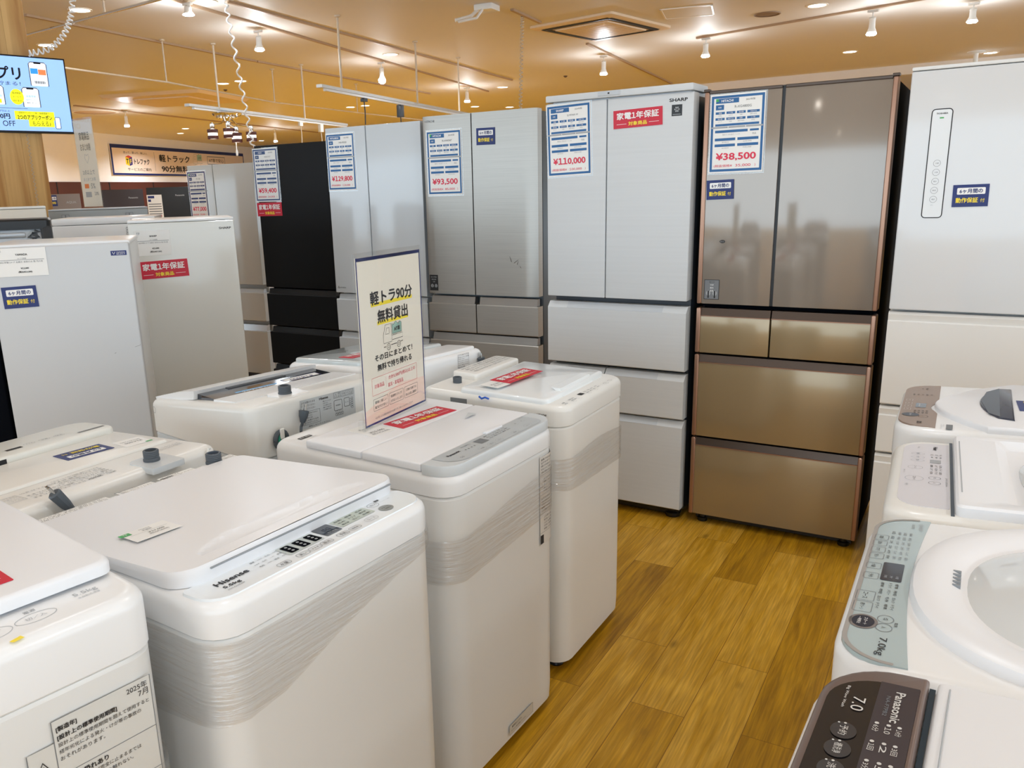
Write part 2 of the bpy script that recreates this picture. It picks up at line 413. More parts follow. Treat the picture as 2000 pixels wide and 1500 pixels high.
# --- brown glass six-door refrigerator
TAUPE = mat('taupe glass', (150, 141, 131), 0.1, 0.3, coat=0.6, noise=0.03, nscale=2)
TAUPEDK = mat('taupe glass drawer', (160, 141, 108), 0.18, 0.3, coat=0.4, noise=0.03, nscale=2)
COPPER = mat('satin copper trim', (168, 132, 112), 0.3, 0.75)
BRONZE = mat('dark bronze grip', (84, 72, 64), 0.3, 0.6)
w, d, h = 0.685, 0.643, 1.825
T = empty('refrigerator', 'tall six-door refrigerator with taupe brown glass doors and copper side trims', 'refrigerator', (-1.060, 3.451, 0), 0.82)
F2 = T
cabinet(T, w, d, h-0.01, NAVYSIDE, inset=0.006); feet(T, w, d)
def glass_front(name, x0, x1, z0, z1, lt, rt, isdoor):
    g = 0.032
    b = M(); b.box(x0+(0.016 if lt else 0), x1-(0.016 if rt else 0), 0.002, 0.055, z0, z1-(0 if isdoor else g), 0.003, 2)
    o = b.build(name, TAUPE if isdoor else TAUPEDK, T)
    for s, on in ((x0, lt), (x1-0.018, rt)):
        if not on: continue
        c = M(); c.box(s, s+0.018, -0.004, 0.06, z0, z1-(0.0 if not isdoor else 0.004), 0.006, 3)
        if isdoor: c.mat(1).box(s-0.003, s+0.021, -0.008, 0.03, z1-0.004, z1+0.006, 0.003, 2)
        c.build('side_trim', [COPPER, BRONZE], o)
    if not isdoor:
        grip(o, x0+(0.018 if lt else 0), x1-(0.018 if rt else 0), z1-g, g-0.002, BRONZE)
        c = M(); c.box(x0+(0.018 if lt else 0), x1-(0.018 if rt else 0), -0.001, 0.006, z1-g-0.004, z1-g); c.build('edge_strip', COPPER, o)
    else:
        c = M(); c.box(x0+(0.018 if lt else 0), x1-(0.018 if rt else 0), -0.002, 0.05, z1-0.012, z1, 0.002, 1); c.build('top_rail', BRONZE, o)
    return o
dl = glass_front('door', 0, 0.292, 0.985, 1.824, True, False, True)
dr = glass_front('door', 0.304, w, 0.985, 1.824, False, True, True)
glass_front('drawer', 0, 0.298, 0.777, 0.968, True, False, False)
glass_front('drawer', 0.304, w, 0.777, 0.968, False, True, False)
glass_front('drawer', 0, w, 0.408, 0.769, True, True, False)
glass_front('drawer', 0, w, 0.045, 0.400, True, True, False)
b = M(); b.box(0.29, 0.306, 0.012, 0.05, 0.985, 1.822); b.build('mullion', BLACK, T)
b = M(); b.box(0.20, 0.42, 0.05, 0.12, h-0.01, h+0.004, 0.004, 2); b.box(0.55, w-0.01, 0.02, 0.12, h-0.012, h+0.002, 0.004, 2); b.build('hinge_cover', mat('grey hinge cover', (120, 116, 112), 0.4), T)
s = Sheet((0, 0.0016, 0), (1, 0, 0), (0, 0, 1))
s.rect(0.028, 1.004, 0.090, 1.086, GREYINK, 1).frame(0.028, 1.004, 0.090, 1.086, 0.002, INK, 2)
for i, tx in enumerate(('省エネ', '冷却', '庫内', '温度')):
    s.text(tx, 0.059, 1.076-i*0.012, WINK if i else INK, h=0.007, lay=2)
for a in (0.046, 0.072):
    s.disc(a, 1.03, 0.009, 0.011, LIGHTINK, 2); s.rect(a-0.003, 1.01, a+0.003, 1.04, INK, 3)
s.build('energy_label', dl)
s = Sheet((0, 0.0016, 0), (1, 0, 0), (0, 0, 1)); s.disc(0.094, 1.241, 0.011, 0.0065, INK, 1).text('ECO', 0.094, 1.241, LIGHTINK, h=0.005).build('touch_button', dl)

# --- white brushed six-door refrigerator
WBR = mat('white brushed steel', (212, 216, 219), 0.45, 0.0, spec=0.3, noise=0.05, nscale=1.0, stretch=(2, 2, 90))
WGRIP = mat('pale grey grip', (196, 202, 208), 0.4)
w, d, h = 0.650, 0.65, 1.852
T = empty('refrigerator', 'tall white brushed six-door refrigerator left of the taupe brown glass one', 'refrigerator', (-1.745, 3.423, 0), 0)
F3 = T
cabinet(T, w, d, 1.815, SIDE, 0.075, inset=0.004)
f = M(); f.lathe([(0.03, 0.0), (0.034, 0.006), (0.034, 0.02), (0.018, 0.026), (0.018, 0.07)], (w-0.05, 0.07, 0), 20); f.build('foot', BLACK, T)
f = M(); f.lathe([(0.03, 0.0), (0.034, 0.006), (0.034, 0.02), (0.018, 0.026), (0.018, 0.07)], (0.05, 0.07, 0), 20); f.build('foot', BLACK, T)
b = M(); b.box(0, w, -0.012, 0.18, 1.831, 1.858, 0.005, 2); b.box(0.02, w-0.02, 0.02, 0.6, 1.81, 1.845, 0.004, 1)
cap = b.build('top_cap', WBR, T)
b = M(); b.box(0.245, 0.345, -0.015, 0.01, 1.838, 1.856, 0.003, 2); b.mat(1).box(0.29, 0.298, -0.0165, 0.0, 1.844, 1.850, 0.001, 1); b.build('badge', [WGRIP, INK], cap)
panel_door(T, 'door', 0, 0.279, 0.994, 1.826, WBR, 0.07, 0.005)
o = panel_door(T, 'door', 0.284, w, 0.994, 1.826, WBR, 0.07, 0.005)
s = Sheet((0, 0, 0), (1, 0, 0), (0, 0, 1))
s.text('SHARP', 0.588, 1.799, INK, w=0.075, h=0.013, bold=True)
s.rect(0.561, 1.738, 0.604, 1.781, BLACK, 1)
for k in range(6):
    a = k*PI/3; s.disc(0.5825+0.008*math.cos(a), 1.763+0.008*math.sin(a), 0.003, 0.003, LIGHTINK, 2, 10)
s.line([(0.5825, 1.755), (0.5825, 1.771)], 0.002, LIGHTINK, 3).rect(0.566, 1.743, 0.599, 1.745, LIGHTINK, 2)
s.build('logo', o)
b = M(); b.box(0.278, 0.286, 0.02, 0.06, 0.995, 1.825); b.build('mullion', SIDE, T)
def slant_drawer(x0, x1, z0, z1, g0, g1):
    b = M(); zt = z1-0.026
    b.prism([(0, z0+0.004), (0.004, z0), (0.06, z0), (0.06, z1), (0.024, z1), (0, zt)], 'x', x0, x1)
    o = b.build('drawer', WBR, T)
    q = M(); e = Vector((0, -0.0007, 0.0006))
    q.poly([Vector((g0, 0.0, zt))+e, Vector((g1, 0.0, zt))+e, Vector((g1, 0.024, z1))+e, Vector((g0, 0.024, z1))+e]); q.build('grip', WGRIP, o)
slant_drawer(0, w, 0.690, 0.968, 0.095, 0.545)
slant_drawer(0, 0.279, 0.476, 0.672, 0.095, 0.276)
slant_drawer(0.285, w, 0.476, 0.672, 0.29, 0.53)
slant_drawer(0, w, 0.056, 0.464, 0.12, 0.535)

# --- white tall refrigerator at the right edge
GW = mat('white glass door', (216, 218, 220), 0.1, coat=0.5)
GW2 = mat('warm white drawer', (226, 224, 220), 0.25, coat=0.2)
w, d, h = 0.66, 0.68, 1.826
T = empty('refrigerator', 'tall glossy white refrigerator with a long touch control strip, at the right edge', 'refrigerator', (-0.321, 3.304, 0), 0)
F1 = T
cabinet(T, w, d, h-0.006, CASE, 0.065); feet(T, w, d)
b = M(); b.box(0, w, -0.001, 0.3, h-0.012, h, 0.004, 2); b.build('top_cap', CASE, T)
o = panel_door(T, 'door', 0, w, 1.017, h-0.014, GW, 0.06, 0.006)
s = Sheet((0, 0, 0), (1, 0, 0), (0, 0, 1))
px, pz, pw, ph = 0.102, 1.512, 0.060, 0.352
s.rrect(px-pw/2, pz-ph/2, px+pw/2, pz+ph/2, 0.011, mat('control strip white', (226, 229, 231), 0.15), 1)
s.frame(px-pw/2, pz-ph/2, px+pw/2, pz+ph/2, 0.003, INK, 2, r=0.011)
s.text('TOSHIBA', px, pz+ph/2-0.014, INK, w=0.034, h=0.005, bold=True)
s.rect(px-0.006, pz+ph/2-0.03, px+0.006, pz+ph/2-0.026, GREEN, 2)
for i, tx in enumerate(('冷蔵', '冷凍', '製氷', '節電', '確定')):
    y = pz+0.003-i*0.0295
    s.ring(px, y, 0.0105, 0.0105, 0.0009, GREYINK, 2); s.text(tx, px, y, GREYINK, w=0.010)
s.text('長押し', px-0.002, pz-0.134, LIGHTINK, w=0.009)
s.build('control_strip', o)
def lip_drawer(z0, z1):
    b = M(); zt = z1-0.03
    b.prism([(0, z0+0.005), (0.005, z0), (0.06, z0), (0.06, z1), (0.012, z1), (0.002, z1-0.008), (0.006, zt), (0, zt-0.004)], 'x', 0, w)
    return b.build('drawer', GW2, T)
lip_drawer(0.668, 1.008); lip_drawer(0.484, 0.659); lip_drawer(0.045, 0.475)

# --- stainless refrigerator
SS = brushed('brushed stainless', (170, 167, 161), 0.36, 0.85, 0.16, (3, 3, 300), 1.0)
SSDK = mat('stainless lip', (150, 148, 145), 0.36, 0.8)
w, d, h = 0.670, 0.65, 1.856
T = empty('refrigerator', 'tall brushed stainless refrigerator with a dented right door', 'refrigerator', (-2.67, 3.782, 0), 2.61)
F4 = T
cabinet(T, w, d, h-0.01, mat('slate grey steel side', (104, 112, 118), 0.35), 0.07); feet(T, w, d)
def curved_door(name, x0, x1, z0, z1, bulge, m=SS):
    b = M(); n = 10; P = []
    for k in range(n+1):
        u = k/n; X = x0+(x1-x0)*u; P.append((X, 0.012-bulge(u)))
    b.prism(P+[(x1, 0.062), (x0, 0.062)], 'z', z0, z1); return b.build(name, m, T)
o = curved_door('door', 0, 0.298, 0.926, h, lambda u: 0.012*min(1, u*9)**0.5)
s = Sheet((0, -0.0004, 0), (1, 0, 0), (0, 0, 1))
s.text('HITACHI', 0.048, 1.83, GREYINK, w=0.06).build('logo', o)
s = Sheet((0, -0.0004, 0), (1, 0, 0), (0, 0, 1)); s.rect(0.012, 0.942, 0.066, 1.028, INK, 1)
for i, tx in enumerate(('省エネ性能', '真空氷温', '冷凍')): s.text(tx, 0.039, 1.016-i*0.013, LIGHTINK, h=0.007)
for a in (0.028, 0.052): s.disc(a, 0.968, 0.008, 0.01, LIGHTINK, 2); s.rect(a-0.002, 0.95, a+0.002, 0.976, INK, 3)
s.build('energy_label', o)
o = curved_door('door', 0.304, w, 0.926, h, lambda u: 0.012*min(1, (1-u)*9)**0.5)
b = M()   # shallow dent scratches low on the right door
for (x, z, a, l) in ((0.52, 1.105, 1.9, 0.03), (0.535, 1.10, 0.6, 0.03), (0.553, 1.093, 1.2, 0.018), (0.575, 1.075, 2.2, 0.012)):
    b.tube([(x, -0.0006, z), (x+l*math.cos(a), -0.0006, z+l*math.sin(a))], [0.002, 0.0008], 6)
b.build('dent', SSDK, o)
b = M(); b.box(0.296, 0.306, 0.02, 0.06, 0.927, h-0.002); b.build('mullion', BLACK, T)
def scoop_drawer(x0, x1, z0, z1, m, ml, hgt=0.038):
    b = M(); b.prism([(0.001, z0+0.004), (0.004, z0), (0.06, z0), (0.06, z1-hgt), (0.004, z1-hgt), (0.0, z1-hgt-0.004)], 'x', x0, x1); o = b.build('drawer', m, T)
    q = M(); q.prism([(0.012, z1-hgt), (0.05, z1-hgt), (0.05, z1), (0.022, z1)], 'x', x0+0.012, x1-0.012); q.build('grip', ml, o); return o
scoop_drawer(0, 0.299, 0.716, 0.912, SS, SSDK); scoop_drawer(0.305, w, 0.716, 0.912, SS, SSDK)
scoop_drawer(0, w, 0.40, 0.706, SS, SSDK); scoop_drawer(0, w, 0.045, 0.39, SS, SSDK)

# --- white glass two-door-top refrigerator
WG = mat('pale white glass', (206, 213, 219), 0.12, coat=0.4)
w, d, h = 0.679, 0.65, 1.846
T = empty('refrigerator', 'tall white glass refrigerator left of the stainless one', 'refrigerator', (-3.413, 3.855, 0), 0.29)
F5 = T
cabinet(T, w, d, h-0.01, CASE, 0.07); feet(T, w, d)
o = panel_door(T, 'door', 0, 0.294, 0.893, h, WG, 0.066, 0.004)
s = Sheet((0, 0, 0), (1, 0, 0), (0, 0, 1))
for k in range(3):
    a = PI/2+k*2*PI/3; cx, cz = 0.025+0.005*math.cos(a), 0.925+0.005*math.sin(a)
    s.poly([(cx-0.004, cz-0.003), (cx+0.004, cz-0.003), (cx, cz+0.004)], INK)
s.text('MITSUBISHI', 0.058, 0.924, GREYINK, w=0.045, h=0.007, bold=True)
s.build('logo', o)
panel_door(T, 'door', 0.301, w, 0.893, h, WG, 0.066, 0.004)
b = M(); b.box(0.293, 0.302, 0.02, 0.06, 0.894, h-0.002); b.build('mullion', SIDE, T)
scoop_drawer(0, w, 0.66, 0.884, WG, WGRIP, 0.03); scoop_drawer(0, w, 0.40, 0.648, WG, WGRIP, 0.03); scoop_drawer(0, w, 0.05, 0.39, WG, WGRIP, 0.03)

# --- matte black refrigerator
MB = mat('matte black door', (18, 20, 23), 0.5, 0.0, spec=0.2, noise=0.05, nscale=1)
w, d, h = 0.617, 0.65, 1.80
T = empty('refrigerator', 'tall matte black refrigerator between two white ones', 'refrigerator', (-4.28, 4.115, 0), 1.74)
F6 = T
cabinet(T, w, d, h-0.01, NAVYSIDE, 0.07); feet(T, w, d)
panel_door(T, 'door', 0, w, 0.866, h, MB, 0.066, 0.006)
scoop_drawer(0, w, 0.60, 0.855, MB, BLACK, 0.034); scoop_drawer(0, w, 0.33, 0.59, MB, BLACK, 0.034); scoop_drawer(0, w, 0.05, 0.32, MB, BLACK, 0.034)

# --- grey white refrigerator at the far left of the row
GG = mat('grey white glass', (198, 203, 203), 0.12, coat=0.6)
w, d, h = 0.686, 0.65, 1.73
T = empty('refrigerator', 'tall grey white refrigerator left of the matte black one', 'refrigerator', (-5.659, 4.69, 0), 5.12)
F7 = T
cabinet(T, w, d, h-0.01, CASE, 0.07); feet(T, w, d)
panel_door(T, 'door', 0, 0.269, 0.785, h, GG, 0.066, 0.004); panel_door(T, 'door', 0.275, w, 0.785, h, GG, 0.066, 0.004)
b = M(); b.box(0.267, 0.277, 0.02, 0.06, 0.786, h-0.002); b.build('mullion', SIDE, T)
scoop_drawer(0, w, 0.49, 0.75, GG, WGRIP, 0.03)
scoop_drawer(0, w, 0.05, 0.455, GG, mat('silver grip', (176, 180, 182), 0.25, 0.6), 0.05)

# ---------------------------------------------------------------- small refrigerators on the left (angled towards the viewer)
PG = mat('cool pale grey door', (202, 205, 208), 0.35, noise=0.012, nscale=2)
PW = mat('warm pale grey door', (220, 220, 214), 0.16, coat=0.3)
w, d, h = 0.47, 0.47, 1.333
T = empty('refrigerator', 'small pale grey refrigerator with a dark blue logo plate, nearest on the left', 'refrigerator', (-2.984, 1.563, 0), 50)
G1 = T
cabinet(T, w, d, h-0.005, CASE, 0.055); feet(T, w, d)
b = M(); b.box(-0.002, w+0.002, 0.03, d, h-0.012, h+0.006, 0.008, 3); b.build('top_board', WHITE, T)
o = panel_door(T, 'door', 0, w, 0.47, h-0.002, PG, 0.052, 0.008)
panel_door(T, 'freezer_door', 0, w, 0.05, 0.46, PG, 0.052, 0.008)
s = Sheet((0, 0, 0), (1, 0, 0), (0, 0, 1))
s.rect(0.405, 1.286, 0.459, 1.303, NAVY, 1).line([(0.411, 1.299), (0.415, 1.290), (0.42, 1.299)], 0.0015, WINK, 2).text('YAMADA', 0.439, 1.297, WINK, w=0.03, h=0.004).text('SELECT', 0.439, 1.291, WINK, w=0.03, h=0.004)
s.line([(0.445, 0.947), (0.465, 0.952), (0.484-0.02, 0.956)], 0.0012, GREYINK, 1).line([(0.372, 0.928), (0.378, 0.931)], 0.0015, GREYINK, 1)
s.build('logo', o)

w, d, h = 0.45, 0.45, 1.30
T = empty('refrigerator', 'black refrigerator at the left edge, left of the nearest small pale grey one', 'refrigerator', (-3.324, 1.235, 0), 50)
cabinet(T, w, d, h-0.005, NAVYSIDE, 0.055); feet(T, w, d)
o = panel_door(T, 'door', 0, w, 0.46, h, NAVYSIDE, 0.052, 0.008); panel_door(T, 'freezer_door', 0, w, 0.05, 0.45, NAVYSIDE, 0.052, 0.008)

w, d, h = 0.475, 0.50, 1.386
T = empty('refrigerator', 'warm pale grey refrigerator with a crimson warranty card, behind the smaller pale grey one', 'refrigerator', (-3.411, 2.451, 0), 51)
G2 = T
cabinet(T, w, d, h-0.005, CASE, 0.055); feet(T, w, d)
b = M(); b.box(0, w, 0.004, d, h-0.012, h, 0.004, 2); b.build('top_board', WHITE, T)
o = panel_door(T, 'door', 0, w, 0.52, h-0.014, PW, 0.052, 0.005); panel_door(T, 'freezer_door', 0, w, 0.05, 0.51, PW, 0.052, 0.005)
s = Sheet((0, 0, 0), (1, 0, 0), (0, 0, 1)); s.text('SHARP', 0.432, 1.337, INK, w=0.056, h=0.010, bold=True); s.build('logo', o)

w, d, h = 0.52, 0.5, 1.392
T = empty('refrigerator', 'white two-door refrigerator peeping out behind the warm pale grey one', 'refrigerator', (-4.266, 2.607, 0), 48)
cabinet(T, w, d, h-0.005, CASE, 0.06); feet(T, w, d)
b = M(); b.box(0, w, 0.0, d, h-0.035, h, 0.008, 2); b.build('top_board', WHITE, T)
o = panel_door(T, 'door', 0, w, 0.9, h-0.037, WHITE, 0.055, 0.006); panel_door(T, 'freezer_door', 0, w, 0.05, 0.89, WHITE, 0.055, 0.006)
s = Sheet((0, 0, 0), (1, 0, 0), (0, 0, 1))
s.rect(0.392, 1.0, 0.395, h-0.04, WGRIP, 1).text('TOSHIBA', 0.41, h-0.015, INK, w=0.03, bold=True)
for i in range(3): s.ring(0.372, 1.33-i*0.014, 0.006, 0.004, 0.0015, GREYINK, 1); s.rect(0.366, 1.336-i*0.014, 0.378, 1.338-i*0.014, GREYINK, 1)
s.build('printing', o)

GREYTOP = mat('satin grey door', (150, 154, 154), 0.35, 0.3)
w, d, h = 0.585, 0.45, 1.432
T = empty('refrigerator', 'grey refrigerator with two small square stickers, behind the white two-door one', 'refrigerator', (-5.04, 3.07, 0), 55)
G4 = T
cabinet(T, w, d, h-0.005, GREYTOP, 0.05); feet(T, w, d)
b = M(); b.box(0, w, 0.003, d, h-0.006, h+0.002, 0.003, 2); b.build('top_board', WGRIP, T)
o = panel_door(T, 'door', 0, w, 0.05, h-0.007, GREYTOP, 0.048, 0.006)
s = Sheet((0, 0, 0), (1, 0, 0), (0, 0, 1))
for x in (0.095, 0.47):
    s.rect(x-0.022, h-0.058, x+0.022, h-0.03, LIGHTINK, 1).frame(x-0.022, h-0.058, x+0.022, h-0.03, 0.0025, GREYINK, 2).rect(x-0.003, h-0.057, x+0.003, h-0.031, GREYINK, 3)
s.build('stickers', o)

w, d, h = 0.46, 0.36, 1.41
T = empty('refrigerator', 'refrigerator turned to show its silver rear panel in a black frame', 'refrigerator', (-3.925, 1.845, 0), 58)
GALV = mat('galvanised rear panel', (186, 190, 194), 0.3, 0.5, noise=0.04)
b = M(); b.box(0, w, 0.02, d, 0.04, h-0.015, 0.004, 2); b.build('cabinet', GALV, T)
b = M(); b.loft([[(x, y, h-0.045) for x, y in rr(-0.01, w+0.01, -0.012, d, 0.03)], [(x, y, h-0.008) for x, y in rr(-0.01, w+0.01, -0.012, d, 0.03)], [(x, y, h) for x, y in rr(-0.002, w+0.002, -0.004, d, 0.028)]]); b.box(w-0.035, w+0.012, -0.012, 0.03, 0.04, h-0.03, 0.01, 2); b.box(-0.012, 0.02, -0.012, 0.03, 0.04, h-0.03, 0.01, 2)
b.build('frame', BLACK, T)
b = M()
for z in (1.34, 1.30, 1.24): b.box(0.03, w-0.1, 0.008, 0.022, z-0.012, z+0.012, 0.006, 2)
b.build('ribs', GALV, T)
b = M(); pts = [(w-0.06+0.02*math.sin(k*1.7), 0.002+0.006*math.cos(k), 1.36-0.006*k) for k in range(16)]; b.tube(pts, 0.004, 6); b.tube([(p[0]-0.012, p[1]-0.004, p[2]-0.01) for p in pts], 0.004, 6); cb = b.build('power_cord', CORD, T)
b = M(); b.lathe([(0.012, 1.365), (0.035, 1.34), (0.04, 1.30), (0.03, 1.25), (0.012, 1.235)], (w-0.06, 0.0, 0), 12, sy=0.5); b.build('plastic_bag', CLEAR, cb)
feet(T, w, d)

w, d, h = 0.5, 0.4, 1.462
T = empty('refrigerator', 'cream white refrigerator top just showing in front of the wooden pillar', 'refrigerator', (-4.78, 2.317, 0), 60)
cabinet(T, w, d, h-0.005, WHITE2, 0.05); feet(T, w, d)
b = M(); b.box(0, w, 0.002, d, h-0.012, h, 0.004, 2); b.build('top_board', WHITE2, T)
o = panel_door(T, 'door', 0, w, 0.05, h-0.014, mat('cream door', (222, 216, 204), 0.35), 0.048, 0.008)

# far refrigerators by the left wall
def far_fridge(pos, yaw, w, h, m, label, brand):
    T = empty('refrigerator', label, 'refrigerator', (pos[0], pos[1], 0), yaw)
    cabinet(T, w, 0.55, h-0.005, NAVYSIDE, 0.05); feet(T, w, 0.55)
    o = panel_door(T, 'door', 0, w, 0.6, h, m, 0.048, 0.006); panel_door(T, 'freezer_door', 0, w, 0.05, 0.59, m, 0.048, 0.006)
    s = Sheet((0, 0, 0), (1, 0, 0), (0, 0, 1)); s.text(brand, w*0.75, h-0.12, LIGHTINK, w=0.13, bold=True); s.build('logo', o)
    return T
H1 = far_fridge((-11.558, 6.975), 58, 0.50, 1.59, mat('warm grey door', (134, 122, 116), 0.35, 0.2), 'warm grey refrigerator far off beside the wooden pillar', 'AQUA')
H2 = far_fridge((-11.132, 7.637), 54, 0.57, 1.63, mat('dark brown door', (58, 48, 48), 0.3, 0.2), 'dark brown refrigerator far off, right of the white upright poster', 'Panasonic')
H3 = far_fridge((-10.772, 8.138), 51.6, 0.62, 1.645, BLACK, 'black refrigerator far off with a white price sheet on its door', 'Panasonic')

# ---------------------------------------------------------------- cards hung on the doors
def stand_on_front(o, T, x, z, tilt=0.0, out=0.0010):
    o.matrix_world = frame_of(T) @ Matrix.Translation((x, -out, z)) @ Matrix.Rotation(R(90), 4, 'X') @ Matrix.Rotation(R(tilt), 4, 'Z')
def plate(name, w, h, t, m, label, cat, group=None, r=0.0):
    b = M()
    pts = rr(-w/2, w/2, -h/2, h/2, r, 3) if r else [(-w/2, -h/2), (w/2, -h/2), (w/2, h/2), (-w/2, h/2)]
    b.prism(pts, 'z', 0, t); o = b.build(name, m, smooth=False); tag(o, label, cat, group); return o
def price_card(T, x, z, w, h, brand, model, year, price, net, label, col, tilt=0.0, green=False):
    o = plate('price_card', w, h, 0.0016, PAPER, label, 'price card', 'large price cards on the tall refrigerators')
    q = M(); q.box(-w/2-0.004, w/2+0.006, -h/2-0.006, h/2+0.004, -0.0003, 0.0002); q.build('sleeve', SLEEVE, o)
    s = Sheet((0, 0, 0.0016)); W, Hh = w/0.21, h/0.297
    X = lambda v: (v-0.5)*w
    Y = lambda v: (v-0.5)*h
    s.frame(X(0.02), Y(0.02), X(0.98), Y(0.98), 0.009, col, 1)
    s.rect(X(0.10), Y(0.885), X(0.52), Y(0.945), col, 1).text(brand, X(0.31), Y(0.915), WINK, h=0.009*Hh, bold=True)
    if green: s.rect(X(0.10), Y(0.91), X(0.15), Y(0.945), GREEN, 2)
    s.text(year, X(0.73), Y(0.915), GREYINK, h=0.008*Hh)
    s.rect(X(0.10), Y(0.805), X(0.25), Y(0.868), col, 1).text('型番', X(0.175), Y(0.836), WINK, h=0.006*Hh).text(model, X(0.6), Y(0.836), GREYINK, h=0.009*Hh)
    heads = ('容量', 'ドア数', '製氷機', '本体寸法')
    vals = ('475L', '6ドア', '自動', '685×643')
    for r_, y in enumerate((0.765, 0.69)):
        for c_, (a, b) in enumerate(((0.10, 0.27), (0.30, 0.46), (0.49, 0.65), (0.68, 0.90))):
            s.rect(X(a), Y(y-0.015), X(b), Y(y+0.015), col, 1).text(heads[(c_+r_*2) % 4], X((a+b)/2), Y(y), WINK, h=0.0055*Hh)
            s.text(vals[(c_+r_) % 4], X((a+b)/2), Y(y-0.034), LIGHTINK, h=0.005*Hh)
    s.rect(X(0.10), Y(0.60), X(0.90), Y(0.628), col, 1)
    for k in range(5): s.text('○' if k % 2 else '－', X(0.18+k*0.16), Y(0.583), LIGHTINK, h=0.006*Hh)
    s.rect(X(0.10), Y(0.515), X(0.70), Y(0.548), col, 1).rect(X(0.74), Y(0.52), X(0.90), Y(0.545), col, 1)
    s.text('傷あり 汚れあり へこみ', X(0.4), Y(0.49), LIGHTINK, h=0.006*Hh).text('良品', X(0.82), Y(0.488), GREYINK, h=0.007*Hh)
    for y in (0.43, 0.355):
        s.rect(X(0.10), Y(y-0.017), X(0.48), Y(y+0.017), col, 1).rect(X(0.52), Y(y-0.017), X(0.90), Y(y+0.017), col, 1)
        s.text('動作確認済', X(0.3), Y(y-0.035), LIGHTINK, h=0.005*Hh).text('保証書 説明書', X(0.7), Y(y-0.035), LIGHTINK, h=0.005*Hh)
    s.text(price, X(0.5), Y(0.205), REDINK, w=0.74*w, h=0.105*h, bold=True)
    s.text('(税抜価格¥', X(0.27), Y(0.09), REDINK, w=0.34*w, h=0.04*h).text(net, X(0.64), Y(0.09), REDINK, w=0.28*w, h=0.038*h).text(')', X(0.86), Y(0.09), REDINK, h=0.04*h)
    s.build('printing', o)
    stand_on_front(o, T, x, z, tilt); return o
price_card(F2, 0.1305, 1.659, 0.21, 0.297, 'HITACHI', 'R-XG4800G', '2017年製', '¥38,500', '35,000', 'price card reading ¥38,500 on the taupe brown refrigerator', BLUE, 0.4, True)
price_card(F3, 0.107, 1.672, 0.208, 0.30, 'SHARP', 'SJ-MF46K-W', '2024年製', '¥110,000', '100,000', 'price card reading ¥110,000 on the white brushed refrigerator', BLUE, 1.6)
price_card(F4, 0.134, 1.618, 0.212, 0.33, 'HITACHI', 'R-HWS47', '2023年製', '¥93,500', '85,000', 'price card reading ¥93,500 on the stainless refrigerator', BLUE, 0.2, True)
price_card(F5, 0.109, 1.655, 0.210, 0.32, 'MITSUBISHI', 'MR-MX50', '2021年製', '¥129,800', '118,000', 'price card reading ¥129,800 on a white glass refrigerator', BLUE, 0)
price_card(F6, 0.095, 1.611, 0.218, 0.343, 'AQUA', 'AQR-SV27', '2020年製', '¥59,400', '54,000', 'price card reading ¥59,400 on the matte black refrigerator', mat('slate blue ink', (62, 88, 134), 0.45), 0)
price_card(F7, 0.094, 1.50, 0.198, 0.377, 'HITACHI', 'R-V38', '2019年製', '¥77,000', '70,000', 'price card reading ¥77,000 on the grey white refrigerator', NAVY, 0.5, True)

def red_card(o_or_T, x, z, w, h, label, tilt=0.0, place=True):
    o = plate('warranty_card', w, h, 0.001, RED, label, 'warranty card', 'crimson one-year warranty cards')
    s = Sheet((0, 0, 0.001))
    s.text('家電1年保証', 0, 0.17*h, WINK, w=0.86*w, h=0.40*h, bold=True).text('対象商品', 0, -0.27*h, YEL, w=0.38*w, h=0.23*h, bold=True)
    for a in (-1, 1): s.rect(a*0.33*w-0.1*w, -0.285*h, a*0.33*w+0.1*w, -0.265*h, WINK, 1)
    s.build('printing', o)
    if place: stand_on_front(o, o_or_T, x, z, tilt)
    return o
red_card(F3, 0.418, 1.742, 0.212, 0.072, 'crimson warranty card on the right door of the white brushed refrigerator', 1.5)
red_card(F6, 0.097, 1.389, 0.222, 0.088, 'crimson warranty card below the ¥59,400 price card on the black refrigerator', 0.6)
def navy_card(T, x, z, w, h, label, tilt=0.0, place=True):
    o = plate('warranty_card', w, h, 0.001, NAVY, label, 'warranty card', 'navy six-month warranty cards')
    s = Sheet((0, 0, 0.001))
    s.rrect(-0.38*w, 0.06*h, 0.40*w, 0.36*h, 0.03*w, WINK, 1).text('6ヶ月間の', 0.01*w, 0.21*h, NAVY, w=0.64*w, h=0.20*h, bold=True)
    s.text('動作保証', -0.09*w, -0.20*h, YEL, w=0.62*w, h=0.24*h, bold=True).text('付', 0.34*w, -0.22*h, YEL, w=0.12*w)
    s.build('printing', o)
    if place: stand_on_front(o, T, x, z, tilt)
    return o
navy_card(F2, 0.076, 1.446, 0.108, 0.076, 'navy warranty card below the ¥38,500 price card', 1.5)
navy_card(F1, 0.210, 1.407, 0.104, 0.072, 'navy warranty card on the glossy white refrigerator at the right edge', 1.0)
navy_card(F4, 0.385, 1.737, 0.108, 0.083, 'navy warranty card on the right door of the stainless refrigerator', -0.5)
navy_card(G1, 0.088, 1.157, 0.112, 0.076, 'navy warranty card on the nearest small pale grey refrigerator', 1.2)
red_card(G2, 0.137, 1.159, 0.218, 0.081, 'crimson warranty card on the warm pale grey refrigerator', 1.8)
